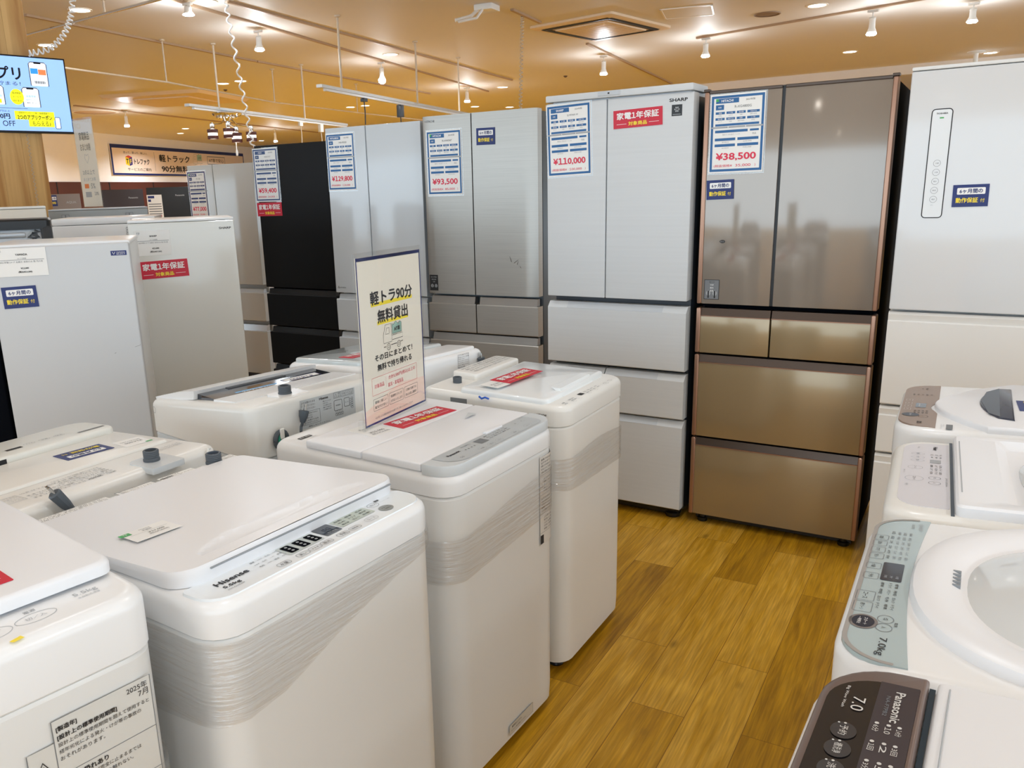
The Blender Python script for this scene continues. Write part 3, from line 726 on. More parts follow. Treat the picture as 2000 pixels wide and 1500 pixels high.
def white_tag(w, h, brand, price, net, label, green=False, group='small white price slips'):
    o = plate('price_slip', w, h, 0.0006, PAPER, label, 'price slip', group)
    s = Sheet((0, 0, 0.0006))
    if green: s.rect(-0.5*w, 0.02*h, -0.42*w, 0.12*h, GREEN, 1)
    s.text('TF', -0.4*w, 0.38*h, GREYINK, h=0.09*h)
    s.text(brand, 0.02*w, 0.27*h, INK, h=0.07*h, bold=True).text('2ドア冷蔵庫', 0.02*w, 0.13*h, GREYINK, h=0.05*h)
    s.rect(-0.45*w, 0.075*h, 0.45*w, 0.09*h, GREYINK, 1).text('2021年製 2ドア 右開き 本体のみ 傷 汚れ有', 0, 0.01*h, GREYINK, w=0.84*w)
    s.text(price, 0.05*w, -0.22*h, INK, h=0.07*h, bold=True).text(net, 0.05*w, -0.35*h, INK, h=0.085*h, bold=True)
    s.build('printing', o); return o
stand_on_front(white_tag(0.165, 0.098, 'YAMADA', '¥12,000', '(税込¥13,200)', 'white price slip reading ¥12,000 on the nearest small pale grey refrigerator', True), G1, 0.110, 1.279, 0)
stand_on_front(white_tag(0.155, 0.116, 'SHARP', '¥25,000', '(税込¥27,500)', 'white price slip on the warm pale grey refrigerator'), G2, 0.103, 1.282, 0.3)
o = plate('price_slip', 0.10, 0.11, 0.001, PAPER, 'white slip on the warm grey refrigerator far off beside the pillar', 'price slip'); Sheet((0, 0, 0.001)).text('AQUA', 0, 0.02, GREYINK, w=0.05).text('¥35,000', 0, -0.02, GREYINK, w=0.06).build('printing', o); stand_on_front(o, H1, 0.055, 1.47)
navy_card(H1, 0.16, 1.50, 0.07, 0.15, 'navy warranty card on the warm grey refrigerator far off')
o = plate('price_card', 0.21, 0.34, 0.001, PAPER, 'white price sheet on the black refrigerator far off', 'price card')
s = Sheet((0, 0, 0.001)); s.rect(-0.09, 0.12, 0.0, 0.155, NAVY, 1).rect(-0.09, 0.07, -0.05, 0.105, NAVY, 1)
for k in range(5): s.rect(-0.09, 0.03-k*0.035, 0.09, 0.043-k*0.035, GREYINK, 1)
s.text('¥59,800', 0, -0.14, REDINK, w=0.16, bold=True); s.build('printing', o); stand_on_front(o, H3, 0.10, 1.37)

# ---------------------------------------------------------------- washing machines (origin: centre of the base; front = local -y)
class Washer:
    def __init__(s, fl, yaw, w, d, zf, zb, label, seam=0.07, r=0.05, cover_m=WHITE, body_m=CASE, centre=None, edge=0.02, taper=0.0, rb=None, foot=0.03):
        a = R(yaw)
        if centre is None: centre = (fl[0]+math.cos(a)*w/2-math.sin(a)*d/2, fl[1]+math.sin(a)*w/2+math.cos(a)*d/2)
        s.t = empty('washing_machine', label, 'washing machine', (centre[0], centre[1], 0), yaw)
        s.w, s.d, s.zf, s.zb, s.r = w, d, zf, zb, r
        s.slope = (zb-zf)/d
        rb = r*0.5 if rb is None else rb; s.rb = rb; zs = min(zf, zb)-seam; s.zs = zs
        rs = (r, r, rb, rb); W, D = w/2, d/2
        m = M(); rings = []
        for z, e in ((foot, 0.012), (foot+0.004, 0.004), (foot+0.05, 0.002), (zs-0.006, 0.0015), (zs-0.001, 0.005)):
            rings.append([(x, y, z) for x, y in rr(-W+e, W-e, -D+e, D-e, rs)])
        m.loft(rings); m.mat(1).box(-W+0.05, W-0.05, -D+0.05, D-0.05, 0.012, foot+0.01)
        m.build('body', [body_m, BLACK], s.t)
        for fx in (-1, 1):
            for fy in (-1, 1):
                f = M(); f.lathe([(0.022, 0.0), (0.024, 0.005), (0.02, 0.018), (0.014, foot+0.005)], (fx*(W-0.06), fy*(D-0.06), 0), 12); f.build('foot', BLACK, s.t)
        m = M(); rings = []
        prof = [(zs, 0.004, 0), (zs+0.004, 0.0, 0)]
        rings = [[(x, y, z) for x, y in rr(-W+e, W-e, -D+e, D-e, rs)] for z, e, _ in prof]
        n = 5
        for k in range(n+1):
            q = PI/2*k/n; e = edge*(1-math.cos(q)); dz = edge*(1-math.sin(q))
            rings.append([(x, y, s.top(y)-dz) for x, y in rr(-W+e, W-e, -D+e, D-e, tuple(max(0.004, v-e*0.6) for v in rs))])
        m.loft(rings); s.cover = m.build('top_cover', cover_m, s.t)
    def top(s, y): return s.zf+s.slope*(y+s.d/2)
    def sheet(s, dz=0.0, lift=0.0004): return Sheet((0, 0, s.zf+s.slope*s.d/2+dz), (1, 0, 0), (0, 1, s.slope), lift)
    def slab(s, name, pts, z0, z1, m, edge=0.006, parent=None, zt=None, n=3):
        """a raised flat part on the sloped top: outline pts, from top+z0 to top+z1 with a rounded upper edge"""
        b = M(); cx = sum(p[0] for p in pts)/len(pts); cy = sum(p[1] for p in pts)/len(pts)
        wx = max(p[0] for p in pts)-min(p[0] for p in pts); wy = max(p[1] for p in pts)-min(p[1] for p in pts)
        def ring(z, e): return [(cx+(x-cx)*(1-2*e/wx), cy+(y-cy)*(1-2*e/wy), s.top(cy+(y-cy)*(1-2*e/wy))+z+(zt(x, y) if zt and z > z0+1e-5 else 0)) for x, y in pts]
        rings = [ring(z0, 0)]
        for k in range(n+1):
            q = PI/2*k/n; rings.append(ring(z1-edge*(1-math.sin(q)), edge*(1-math.cos(q))))
        b.loft(rings); return b.build(name, m, parent or s.t)
    def lay(s, o, x, y, dz, rot=0.0):
        """rest a loose flat thing on the top"""
        o.matrix_world = frame_of(s.t) @ Matrix.Translation((x, y, s.top(y)+dz)) @ Matrix.Rotation(math.atan(s.slope), 4, 'X') @ Matrix.Rotation(R(rot), 4, 'Z')
    def wrap(s, name, label, zlo, zhi, off=0.004, seed=1):
        """stretch film round front and sides; zlo, zhi: functions of the fraction along the band (left rear -> front -> right rear)"""
        r2 = random.Random(seed); W, D = s.w/2+off, s.d/2+off
        path = [(-W, D-0.02), (-W, 0.0), (-W, -D+s.r+0.02)]
        P = rr(-W, W, -D, D, s.r+off, 8)
        path = [(-W, D-0.03-(2*D-s.r-0.05)*k/14) for k in range(14)]+P[0:9]
        xr = [(-W+s.r+0.02+(2*W-2*s.r-0.04)*k/18, -D) for k in range(1, 18)]
        path += xr+P[9:18]+[(W, -D+s.r+0.03+(2*D-s.r-0.06)*k/14) for k in range(14)]
        L = [0]
        for a, b in zip(path, path[1:]): L.append(L[-1]+math.hypot(b[0]-a[0], b[1]-a[1]))
        m = M(); rows = 14; rings = []
        for k in range(rows+1):
            ring = []
            for (x, y), l in zip(path, L):
                u = l/L[-1]; z = zlo(u)+(zhi(u)-zlo(u))*k/rows
                q = 1+(0.0012+0.004*(r2.random()-0.5))*(1 if 0 < k < rows else 0.3)
                ring.append((x*q, y*q, z+0.002*(r2.random()-0.5)))
            rings.append(ring)
        m.loft(rings, False, False, closed=False)
        o = m.build(name, FILM, s.t); o['label'] = label
        return o
def ell(cx, cy, a, b, n=40, p=2.0): return [(cx+a*abs(math.cos(t))**(2/p)*(1 if math.cos(t) >= 0 else -1), cy+b*abs(math.sin(t))**(2/p)*(1 if math.sin(t) >= 0 else -1)) for t in [2*PI*k/n for k in range(n)]]
def inlet(wm, x, y, dz=0.0, r=0.016, m2=None, parent=None):
    b = M(); z = wm.top(y)+dz
    b.lathe([(r*1.1, z-0.006), (r*1.1, z+0.004), (r, z+0.006), (r, z+0.022), (r*0.93, z+0.024), (r*0.75, z+0.024), (r*0.72, z+0.014), (0.001, z+0.014)], (x, y, 0), 20)
    for k in range(4): b.lathe([(r, z+0.008+k*0.004), (r*1.06, z+0.0095+k*0.004), (r, z+0.011+k*0.004)], (x, y, 0), 20, cap0=False, cap1=False)
    if m2: b.mat(1).lathe([(r*0.7, z+0.0145), (r*0.5, z+0.018), (0.001, z+0.019)], (x, y, 0), 16)
    return b.build('water_inlet', [CORD, m2 or CORD], parent or wm.t)
def plug_geo(name, parent, base, tip, cord_pts, r=0.011):
    """two-pin plug: tapered grip from base to tip, two flat pins, cord"""
    base, tip = Vector(base), Vector(tip); dv = (tip-base).normalized(); side = dv.cross(Vector((0, 0, 1)))
    side = side.normalized() if side.length > 1e-3 else Vector((1, 0, 0))
    b = M(); L = (tip-base).length
    b.tube([base, base+dv*L*0.25, base+dv*L*0.5, base+dv*L*0.96, tip], [r*0.55, r*0.75, r, r*1.15, r*0.9], 10)
    b.tube(cord_pts, 0.0042, 8)
    o = b.build(name, CORD, parent)
    p = M()
    for sgn in (-1, 1):
        a = tip+side*sgn*0.0058
        p.tube([a-dv*0.004, a+dv*0.018], [0.003, 0.0028], 6)
    p.build('pins', STEEL, o); return o
def micro(s, x0, y0, x1, y1, rows, ink=GREYINK, lay=2, seed=3, words=('安全上のご注意', '必ずお守りください', 'ふたを開けたまま', '運転しないでください', '子供に使用させない', '感電 けがの恐れあり')):
    """fine print: lines of small text filling a rectangle"""
    r2 = random.Random(seed); hh = (y1-y0)/rows
    for k in range(rows):
        t = r2.choice(words)+' '+r2.choice(words) if (x1-x0) > hh*14 else r2.choice(words)
        f = 1.0 if r2.random() < 0.7 else 0.6
        s.text(t, x0, y1-hh*(k+0.5), ink, h=hh*0.62, w=(x1-x0)*f, lay=lay, align='l')
    return s

# --- W1: front left, red card on the lid, long warning label
wm = Washer((-0.9938, 0.099), 83, 0.54, 0.55, 0.965, 0.975, 'white washing machine in the bottom left corner, with a black-on-white warning label', 0.085, 0.045)
W1 = wm; t = wm.t; W, D = 0.27, 0.275
wm.slab('lid', rr(-0.262, 0.258, -0.195, 0.235, (0.02, 0.02, 0.015, 0.015), 4), 0.006, 0.026, LID, 0.007)
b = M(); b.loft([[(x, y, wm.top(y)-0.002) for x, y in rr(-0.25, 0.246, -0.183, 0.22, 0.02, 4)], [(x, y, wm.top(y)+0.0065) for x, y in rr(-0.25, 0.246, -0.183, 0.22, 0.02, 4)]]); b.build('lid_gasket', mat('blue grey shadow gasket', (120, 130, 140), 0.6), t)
s = wm.sheet(0.0002)
s.ring(0.133, -0.226, 0.026, 0.0125, 0.0008, LIGHTINK).text('切／入', 0.133, -0.226, LIGHTINK, w=0.026).text('電源', 0.133, -0.206, GREYINK, w=0.015)
s.ring(0.075, -0.228, 0.028, 0.015, 0.0008, LIGHTINK).text('スタート', 0.075, -0.224, LIGHTINK, w=0.032).text('一時停止', 0.075, -0.233, LIGHTINK, w=0.02)
s.text('5.5kg', 0.205, -0.211, LIGHTINK, w=0.032, h=0.012).text('全自動洗濯機', 0.205, -0.222, LIGHTINK, w=0.03)
s.build('power_print', wm.cover); s = wm.sheet(0.0002); s.poly([(0.085, -0.262), (0.10, -0.258), (0.102, -0.266), (0.088, -0.268)], YEL).build('yellow_sticker', wm.cover); s = wm.sheet(0.0002)
for k in range(4): s.text(('洗い', 'すすぎ', '脱水', '予約')[k], 0.02-k*0.035, -0.225, LIGHTINK, w=0.02)
s.build('control_print', wm.cover)
# warning label on the body front: pixel (145,1300)..(315,1500)
s = Sheet((0, -D-0.0004, 0), (1, 0, 0), (0, 0, 1))
x0, x1, z1, z0 = 0.075, 0.245, 0.845, 0.52
LBL = mat('silver white label', (214, 214, 210), 0.35)
s.poly([(x0, z0), (x1, z0), (x1, z1), (x0+0.035, z1), (x0+0.035, z1-0.03), (x0, z1-0.03)], LBL, 1)
s.loop([(x0, z0), (x1, z0), (x1, z1), (x0+0.035, z1), (x0+0.035, z1-0.03), (x0, z1-0.03)], 0.0012, GREYINK, 2)
s.rect(x0+0.034, z0, x0+0.0352, z1, GREYINK, 2)
for z in (0.765, 0.700, 0.630, 0.575): s.rect(x0, z, x1, z+0.001, GREYINK, 2)
s.text('2025年', x1-0.004-0.016, z1-0.010, INK, w=0.030, lay=3).text('7月', x1-0.012, z1-0.021, INK, w=0.014, lay=3)
def para(z, head, lines):
    s.text(head, x0+0.039, z, INK, h=0.0085, lay=3, bold=True, align='l')
    for k, l in enumerate(lines): s.text(l, x0+0.039, z-0.010*(k+1), INK, h=0.0062, w=min(0.126, 0.0066*len(l)), lay=3, align='l')
para(z1-0.014, '[製造年]', []); para(z1-0.026, '[設計上の標準使用期間]', ['設計上の標準使用期間を超えて使用すると', '経年劣化による発火・けが等の事故の', 'おそれがあります。'])
para(0.757, 'けがの恐れあり', ['洗濯・脱水槽が完全に止まるまでは', '絶対に洗濯物に手を触れない。', '特に子供には注意する。'])
para(0.690, '感電の恐れあり', ['電源プラグを抜いてから作業する', '水をかけない。'])
para(0.660, '感電や漏電火災の恐れあり', ['浴室など湿気の多い場所に置かない'])
para(0.621, 'やけどの恐れあり', ['熱いお湯を使わない', '給湯は50度以下']); para(0.566, '火災の恐れあり', ['引火物の付着した衣類を入れない', '洗濯後も中に入れない'])
def warn(cx, cz):
    s.loop([(cx-0.011, cz-0.009), (cx+0.011, cz-0.009), (cx, cz+0.011)], 0.0022, INK, 3); s.rect(cx-0.001, cz-0.003, cx+0.001, cz+0.005, INK, 3).rect(cx-0.001, cz-0.0065, cx+0.001, cz-0.0045, INK, 3)
warn(x0+0.017, 0.785); warn(x0+0.017, 0.716); s.text('警', x0+0.017, 0.696, INK, h=0.013, lay=3, bold=True).text('告', x0+0.017, 0.680, INK, h=0.013, lay=3, bold=True)
s.rect(x0+0.1, 0.545, x1-0.002, 0.555, INK, 3)
s.build('warning_label', t)
wm.wrap('stretch_film', 'crinkled clear stretch film', lambda u: 0.55+0.03*math.sin(5*u), lambda u: 0.74+0.05*math.sin(7*u+0.6), seed=5)
o = red_card(None, 0, 0, 0.14, 0.07, 'crimson warranty card on the lid of the washing machine in the bottom left corner', place=False); wm.lay(o, 0.07, -0.118, 0.0266, 0)

# --- W2: large lid with crescent dip, long control row, stretch film
wm = Washer((-0.897, 0.704), 87.7, 0.532, 0.61, 0.905, 0.892, 'white washing machine with a broad lid, crescent dip and film round its front', 0.05, 0.055)
W2 = wm; t = wm.t; W, D = 0.266, 0.305
# lid: one grid surface with the dip, skirt below
b = M(); x0, x1, y0, y1 = -0.258, 0.264, -0.217, 0.262
def lid2(x, y, lift=0.032):
    z = wm.top(y)+lift-0.022*(y+0.217)/0.479-0.002*((x/0.26)**2)
    cyy = -0.178+0.10*(x-0.0)**2/0.05*0.12
    wd = 0.05*max(0.0, 1-(abs(x-0.005)/0.2)**3)
    if wd > 0.002:
        u = (y-(-0.183))/wd
        if 0 < u < 1: z -= 0.021*math.sin(PI*u)**0.9*(1-abs(x-0.005)/0.2*0.5)
    return z
o0 = rr(x0, x1, y0, y1, (0.045, 0.045, 0.02, 0.02), 5)
rings = [[(x, y, wm.top(y)+0.001) for x, y in o0], [(x*0.999, y, wm.top(y)+0.016-0.012*(y+0.217)/0.479) for x, y in o0]]
nx, ny = 60, 60
def shrink(k): return [(0.003+(x-0.003)*k, 0.0225+(y-0.0225)*k) for x, y in o0]
rings.append([(x, y, lid2(x, y, 0.027)) for x, y in shrink(0.998)]); rings.append([(x, y, lid2(x, y, 0.031)) for x, y in shrink(0.99)])
b.loft(rings, True, False)
# top grid clipped to the rounded outline by blending a square grid onto it
def sq2out(u, v):
    x = x0+(x1-x0)*u; y = y0+(y1-y0)*v; rc = 0.045 if v < 0.5 else 0.02
    cx = min(max(x, x0+rc), x1-rc); cy = min(max(y, y0+rc), y1-rc); dx, dy = x-cx, y-cy
    if dx and dy:
        L = math.hypot(dx, dy); mxx = max(abs(dx), abs(dy)); k = mxx/L if L else 1; x, y = cx+dx*k, cy+dy*k
    return 0.003+(x-0.003)*0.99, 0.0225+(y-0.0225)*0.99
vs = [[b.bm.verts.new((*sq2out(i/nx, j/ny), 0)) for i in range(nx+1)] for j in range(ny+1)]
for row in vs:
    for v in row: v.co.z = lid2(v.co.x, v.co.y, 0.031)
for j in range(ny):
    for i in range(nx): b.bm.faces.new((vs[j][i], vs[j][i+1], vs[j+1][i+1], vs[j+1][i]))
lid = b.build('lid', LID, t)
b = M(); b.box(-0.2, 0.235, -0.2195, -0.2155, wm.top(-0.217)+0.019, wm.top(-0.217)+0.0215); b.build('handle_slot', mat('mid grey slot', (150, 154, 158), 0.5), lid)
b = M(); b.loft([[(x, y, wm.top(y)-0.004) for x, y in rr(-0.256, 0.256, -0.292, -0.212, (0.045, 0.045, 0.01, 0.01), 5)], [(x, y, wm.top(y)+0.0012) for x, y in rr(-0.254, 0.254, -0.290, -0.212, (0.045, 0.045, 0.01, 0.01), 5)]])
pan = b.build('control_panel', mat('pale ice white panel', (232, 238, 243), 0.18, coat=0.3), t)
s = wm.sheet(0.0014)
s.text('Hisense', -0.182, -0.243, INK, w=0.064, h=0.013, bold=True).text('5.5kg', -0.196, -0.262, INK, w=0.032, h=0.010, bold=True).text('HW-G55E2W', -0.196, -0.272, GREYINK, w=0.032, h=0.004).build('logo', pan)
s = wm.sheet(0.0014)
for r_ in range(3):
    for c_ in range(4):
        s.text(('標準', 'お急ぎ', '毛布', 'つけ置き')[(r_+c_) % 4], -0.128+c_*0.016, -0.228-r_*0.012, INK if c_ == 0 else GREYINK, w=0.010)
s.build('mode_print', pan); s = wm.sheet(0.0014)
s.rrect(-0.075, -0.262, 0.006, -0.222, 0.004, mat('display silver', (186, 194, 192), 0.3), 1)
for k in range(3):
    s.rrect(-0.068+k*0.027, -0.258, -0.050+k*0.027, -0.226, 0.003, NAVYSIDE, 2)
    for q in range(3): s.disc(-0.059+k*0.027, -0.233-q*0.009, 0.0028, 0.0028, LIGHTINK, 3, 10)
s.rrect(0.014, -0.260, 0.052, -0.218, 0.003, mat('dark display glass', (28, 36, 48), 0.1, coat=0.6), 2).text('88', 0.034, -0.238, mat('dim segment', (64, 74, 90), 0.4), w=0.018, h=0.016, lay=3).text('残り時間', 0.033, -0.253, LIGHTINK, w=0.022, lay=3)
s.rrect(0.057, -0.255, 0.146, -0.220, 0.003, mat('display sage', (188, 198, 188), 0.35), 1)
for r_ in range(3):
    for c_ in range(3): s.text(('自動', '標準', '毛布', 'ドライ', '槽洗浄', '念入り')[(r_*2+c_) % 6], 0.072+c_*0.028, -0.228-r_*0.010, INK, w=0.018, h=0.0055, lay=3)
s.disc(0.168, -0.262, 0.0155, 0.0135, mat('stone grey', (146, 150, 148), 0.4), 2).text('スタート', 0.168, -0.259, INK, w=0.02, lay=3).text('一時停止', 0.168, -0.266, INK, w=0.02, lay=3)
for x, tx in ((-0.103, '水量'), (-0.061, '洗い'), (-0.033, 'すすぎ'), (-0.005, '脱水'), (0.035, '予約'), (0.066, '風乾燥')):
    s.frame(x-0.0125, -0.283, x+0.0125, -0.270, 0.0008, GREYINK, 2, r=0.004).text(tx, x, -0.2765, INK, w=0.016)
s.frame(0.098, -0.281, 0.128, -0.266, 0.0008, LIGHTINK, 2, r=0.006).text('コース', 0.113, -0.2735, GREYINK, w=0.02)
s.ring(0.166, -0.231, 0.013, 0.010, 0.0008, GREYINK).text('切/入', 0.166, -0.231, INK, w=0.016).text('電源', 0.186, -0.222, INK, w=0.012, bold=True)
s.text('チャイルドロック 3秒押し', 0.198, -0.233, GREYINK, w=0.03)
s.build('control_print', pan)
s = wm.sheet(0.0004)
for a, bb, n, sd in ((-0.24, -0.06, 4, 3), (0.07, 0.15, 4, 7), (0.225, 0.262, 3, 9)):
    s.rect(a-0.004, 0.268, bb+0.004, 0.300, PAPER, 1); micro(s, a, 0.270, bb, 0.298, n, INK, 2, sd)
    if a == 0.07: s.text('Hisense', 0.083, 0.289, INK, w=0.03, h=0.007, bold=True)
    if a < 0: s.loop([(-0.235, 0.272), (-0.222, 0.272), (-0.2285, 0.282)], 0.0012, INK, 3)
    s.build('rear_label', wm.cover); s = wm.sheet(0.0004)
s.rect(-0.036, 0.266, 0.052, 0.300, PAPER, 1).frame(-0.036, 0.266, 0.052, 0.300, 0.0012, GREYINK, 2); micro(s, -0.03, 0.27, 0.046, 0.298, 4, GREYINK, 3, 11)
s.rect(0.0, 0.266, 0.05, 0.270, INK, 3)
s.build('rear_label', wm.cover)
inlet(wm, 0.206, 0.283, 0.0, 0.017, mat('blue valve', (36, 110, 190), 0.3))
s = Sheet((-W-0.0005, 0, 0), (0, -1, 0), (0, 0, 1)); s.disc(0.115, 0.872, 0.011, 0.014, WGREY, 1).ring(0.115, 0.872, 0.012, 0.015, 0.0012, LIGHTINK, 2); s.build('screw_cap', wm.cover)
def zlo2(u):
    return 0.70-0.02*math.sin(u*9)+(0.115*max(0, (u-0.42)/0.26) if u < 0.68 else 0.115)
wm.wrap('stretch_film', 'crinkled clear stretch film', zlo2, lambda u: 0.843+0.006*math.sin(u*11), seed=8)
o = plate('price_slip', 0.085, 0.062, 0.0006, PAPER, 'white price slip with a green corner on the lid of the film-wrapped washing machine', 'price slip', 'small white price slips')
s = Sheet((0, 0, 0.0006)); s.rect(-0.047, 0.012, -0.027, 0.026, GREEN, 1).text('TF', -0.037, 0.019, WINK, h=0.006).text('Hisense', 0.0, 0.021, GREYINK, w=0.02).text('洗濯機', 0.0, 0.012, GREYINK, w=0.018).text('¥17,000', 0.008, -0.006, INK, w=0.03).text('(税込¥18,700)', 0.008, -0.016, INK, w=0.036).rect(-0.035, 0.004, 0.035, 0.0047, LIGHTINK, 1)
s.build('printing', o); wm.lay(o, -0.157, -0.003, 0.0235, -4); o.rotation_euler.x -= 0.046

# --- W3: folding lid, silver grey control strip, film, carries the upright sign
wm = Washer((-0.982, 1.446), 88.7, 0.512, 0.57, 0.860, 0.866, 'white washing machine with a silver grey control strip, under the upright acrylic sign', 0.062, 0.06, edge=0.03)
W3 = wm; t = wm.t; W, D = 0.256, 0.285
SIL = mat('silver grey strip', (196, 202, 206), 0.3, 0.2)
b = M(); ol = rr(-0.252, 0.252, -0.281, -0.200, (0.06, 0.06, 0.003, 0.003), 6)
b.loft([[(x, y, wm.top(y)-0.010) for x, y in ol], [(x, y, wm.top(y)+0.010) for x, y in ol], [(x*0.994, -0.24+(y+0.24)*0.96, wm.top(y)+0.014) for x, y in ol]])
pan = b.build('control_panel', WGREY, t)
s = wm.sheet(0.0144)
s.poly(rr(-0.212, 0.208, -0.272, -0.200, (0.05, 0.03, 0.002, 0.002), 6), SIL, 1)
s.text('Panasonic', -0.155, -0.224, INK, w=0.05, h=0.009, bold=True).text('5.0', -0.163, -0.255, GREYINK, w=0.012)
for x, tx in ((-0.083, '水量'), (-0.041, '洗い'), (-0.004, 'すすぎ')): s.ring(x, -0.259, 0.013, 0.009, 0.0007, LIGHTINK).text(tx, x, -0.259, GREYINK, w=0.014)
s.ring(0.072, -0.259, 0.015, 0.008, 0.0007, LIGHTINK).text('脱水', 0.072, -0.259, GREYINK, w=0.014).ring(0.142, -0.257, 0.016, 0.010, 0.0007, LIGHTINK).text('スタート', 0.142, -0.257, GREYINK, w=0.02)
s.rrect(-0.055, -0.24, -0.02, -0.212, 0.002, GREYINK, 2)
for r_ in range(3):
    for c_ in range(5): s.text(('標準', '念入り', 'わたし流', '毛布', 'おしゃれ')[(r_+c_) % 5], 0.0+c_*0.021, -0.214-r_*0.009, INK, w=0.015, h=0.0052)
for c_ in range(4): s.text('●', -0.115+c_*0.013, -0.232, GREYINK, w=0.005)
s.text('予約 部屋干し', -0.09, -0.214, GREYINK, w=0.04)
for x in (0.135, 0.166): s.ring(x, -0.222, 0.011, 0.008, 0.0007, LIGHTINK).text('切' if x < 0.15 else '入', x, -0.222, INK, w=0.006)
s.text('NA-F5B2', 0.19, -0.206, LIGHTINK, w=0.025)
s.build('control_print', pan)
wm.slab('lid', rr(-0.250, 0.250, -0.197, -0.020, 0.004, 2), -0.004, 0.014, LID, 0.004, zt=lambda x, y: 0.004*math.sin(PI*min(1, max(0, (y+0.197)/0.177))))
wm.slab('lid', rr(-0.250, 0.250, -0.016, 0.165, 0.004, 2), -0.004, 0.014, LID, 0.004)
b = M(); b.prism([(0.05, 0.0), (0.18, 0.0), (0.15, 0.05)], 'z', wm.top(-0.15)+0.0175, wm.top(-0.15)+0.0188)
s = wm.sheet(0.0190); s.poly([(0.10, -0.085), (0.16, -0.085), (0.155, -0.06)], WGREY, 1); s.build('lid_mark', wm.cover)
b = M(); b.box(0.02, 0.10, -0.205, -0.193, wm.top(-0.2)+0.006, wm.top(-0.2)+0.0185, 0.003, 2); b.build('lid_lip', LID, t)
s = wm.sheet(0.0006)
s.rect(-0.222, 0.210, -0.178, 0.224, INK, 1).text('節水 時短', -0.2, 0.217, WINK, w=0.036).text('NA-F5', -0.18, 0.202, LIGHTINK, w=0.02)
s.rect(-0.24, 0.178, 0.24, 0.1787, LIGHTINK, 1); s.build('rear_print', wm.cover)
s = Sheet((0, -D-0.0006, 0), (1, 0, 0), (0, 0, 1))
RB = wm.r-0.0015
def wrap3(v):
    xc = W-0.0015-RB
    if v.x <= xc: return v
    a = (v.x-xc)/RB; h = -D-v.y
    return Vector((xc+(RB+h)*math.sin(a), -D+0.0015+RB-(RB+h)*math.cos(a)-0.0015, v.z))
s.warp = wrap3
for k in range(12): s.rect(0.152+k*0.0085, 0.535, 0.1605+k*0.0085, 0.785, mat('label stock', (216, 212, 206), 0.4), 1)
for k, (z, n) in enumerate(((0.745, 3), (0.690, 3), (0.635, 3), (0.58, 3))):
    micro(s, 0.172 if k % 2 else 0.158, z-0.008, 0.248, z+0.036, 5, INK, 3, 20+k)
    for q in range(10): s.rect(0.153+q*0.01, z-0.012, 0.163+q*0.01, z-0.0112, GREYINK, 2)
s.rect(0.153, 0.537, 0.170, 0.562, INK, 3); s.loop([(0.156, 0.70), (0.168, 0.70), (0.162, 0.71)], 0.0012, INK, 3)
s.build('warning_label', t); s = Sheet((0, -D-0.0006, 0), (1, 0, 0), (0, 0, 1))
s.poly([(-0.028, 0.050), (0.10, 0.050), (0.10, 0.080), (-0.028, 0.080)], mat('grey white sticker', (206, 202, 192), 0.5), 1).frame(-0.028, 0.050, 0.10, 0.080, 0.0008, GREYINK, 2).text('転倒防止のため', 0.01, 0.071, INK, w=0.05, lay=3).text('アジャスト脚を調整してください', 0.02, 0.060, INK, w=0.08, lay=3)
s.build('caution_sticker', t)
wm.wrap('stretch_film', 'crinkled clear stretch film', lambda u: 0.58+0.11*max(0, (u-0.3)), lambda u: 0.70+0.10*max(0, u-0.3)+0.01*math.sin(u*13), seed=11)
o = red_card(None, 0, 0, 0.22, 0.073, 'crimson warranty card on the lid beside the upright acrylic sign', place=False); wm.lay(o, 0.066, 0.037, 0.0145, -5)
o = plate('price_slip', 0.085, 0.10, 0.0006, PAPER, 'white price slip under the foot of the upright acrylic sign', 'price slip', 'small white price slips'); Sheet((0, 0, 0.0006)).text('Panasonic', 0, 0.02, GREYINK, w=0.05).text('¥15,000', 0.0, -0.02, GREYINK, w=0.05).text('(税込¥16,500)', 0, -0.035, GREYINK, w=0.06).build('printing', o); wm.lay(o, -0.098, 0.075, 0.0143, -6)

# --- W4: pale translucent-edged lid, film band
wm = Washer((-1.002, 2.071), 90.8, 0.471, 0.50, 0.866, 0.880, 'white washing machine with a small dark display, at the far end of the near row', 0.065, 0.055, WHITE2, WHITE2)
W4 = wm; t = wm.t; W, D = 0.2355, 0.25
ICE = mat('milky lid', (236, 240, 242), 0.1, coat=0.4)
def dome4(x, y): return 0.010*max(0, 1-(x/0.23)**4)
wm.slab('lid', rr(-0.225, 0.20, -0.188, 0.112, (0.02, 0.02, 0.01, 0.01), 4), -0.003, 0.012, ICE, 0.008, zt=dome4)
b = M(); b.prism([(-0.190, wm.top(-0.19)), (-0.178, wm.top(-0.18)+0.024), (-0.150, wm.top(-0.15)+0.024)], 'x', -0.12, 0.10); b.build('lid_handle', ICE, t)
wm.slab('rear_deck', rr(-0.08, 0.21, 0.135, 0.232, 0.012, 4), -0.003, 0.022, WHITE2, 0.006)
s = wm.sheet(0.0226); micro(s, -0.05, 0.155, 0.19, 0.222, 4, GREYINK, 1, 31); s.build('rear_print', wm.cover)
inlet(wm, -0.13, 0.18, -0.005, 0.014)
s = wm.sheet(0.0004)
s.rrect(-0.08, -0.245+0.014, -0.055, -0.215, 0.002, INK, 1)
for x, tx in ((-0.19, '水量'), (-0.145, '標準'), (-0.125, '脱水'), (-0.035, '毛布'), (-0.01, '予約'), (0.015, '槽洗浄'), (0.045, '風乾燥')):
    s.text(tx, x, -0.222, GREYINK, w=0.016); s.text('●'+tx, x, -0.232, GREYINK, w=0.016)
for x in (-0.15, -0.11, -0.04, 0.01): s.ring(x, -0.241, 0.008, 0.004, 0.0006, LIGHTINK)
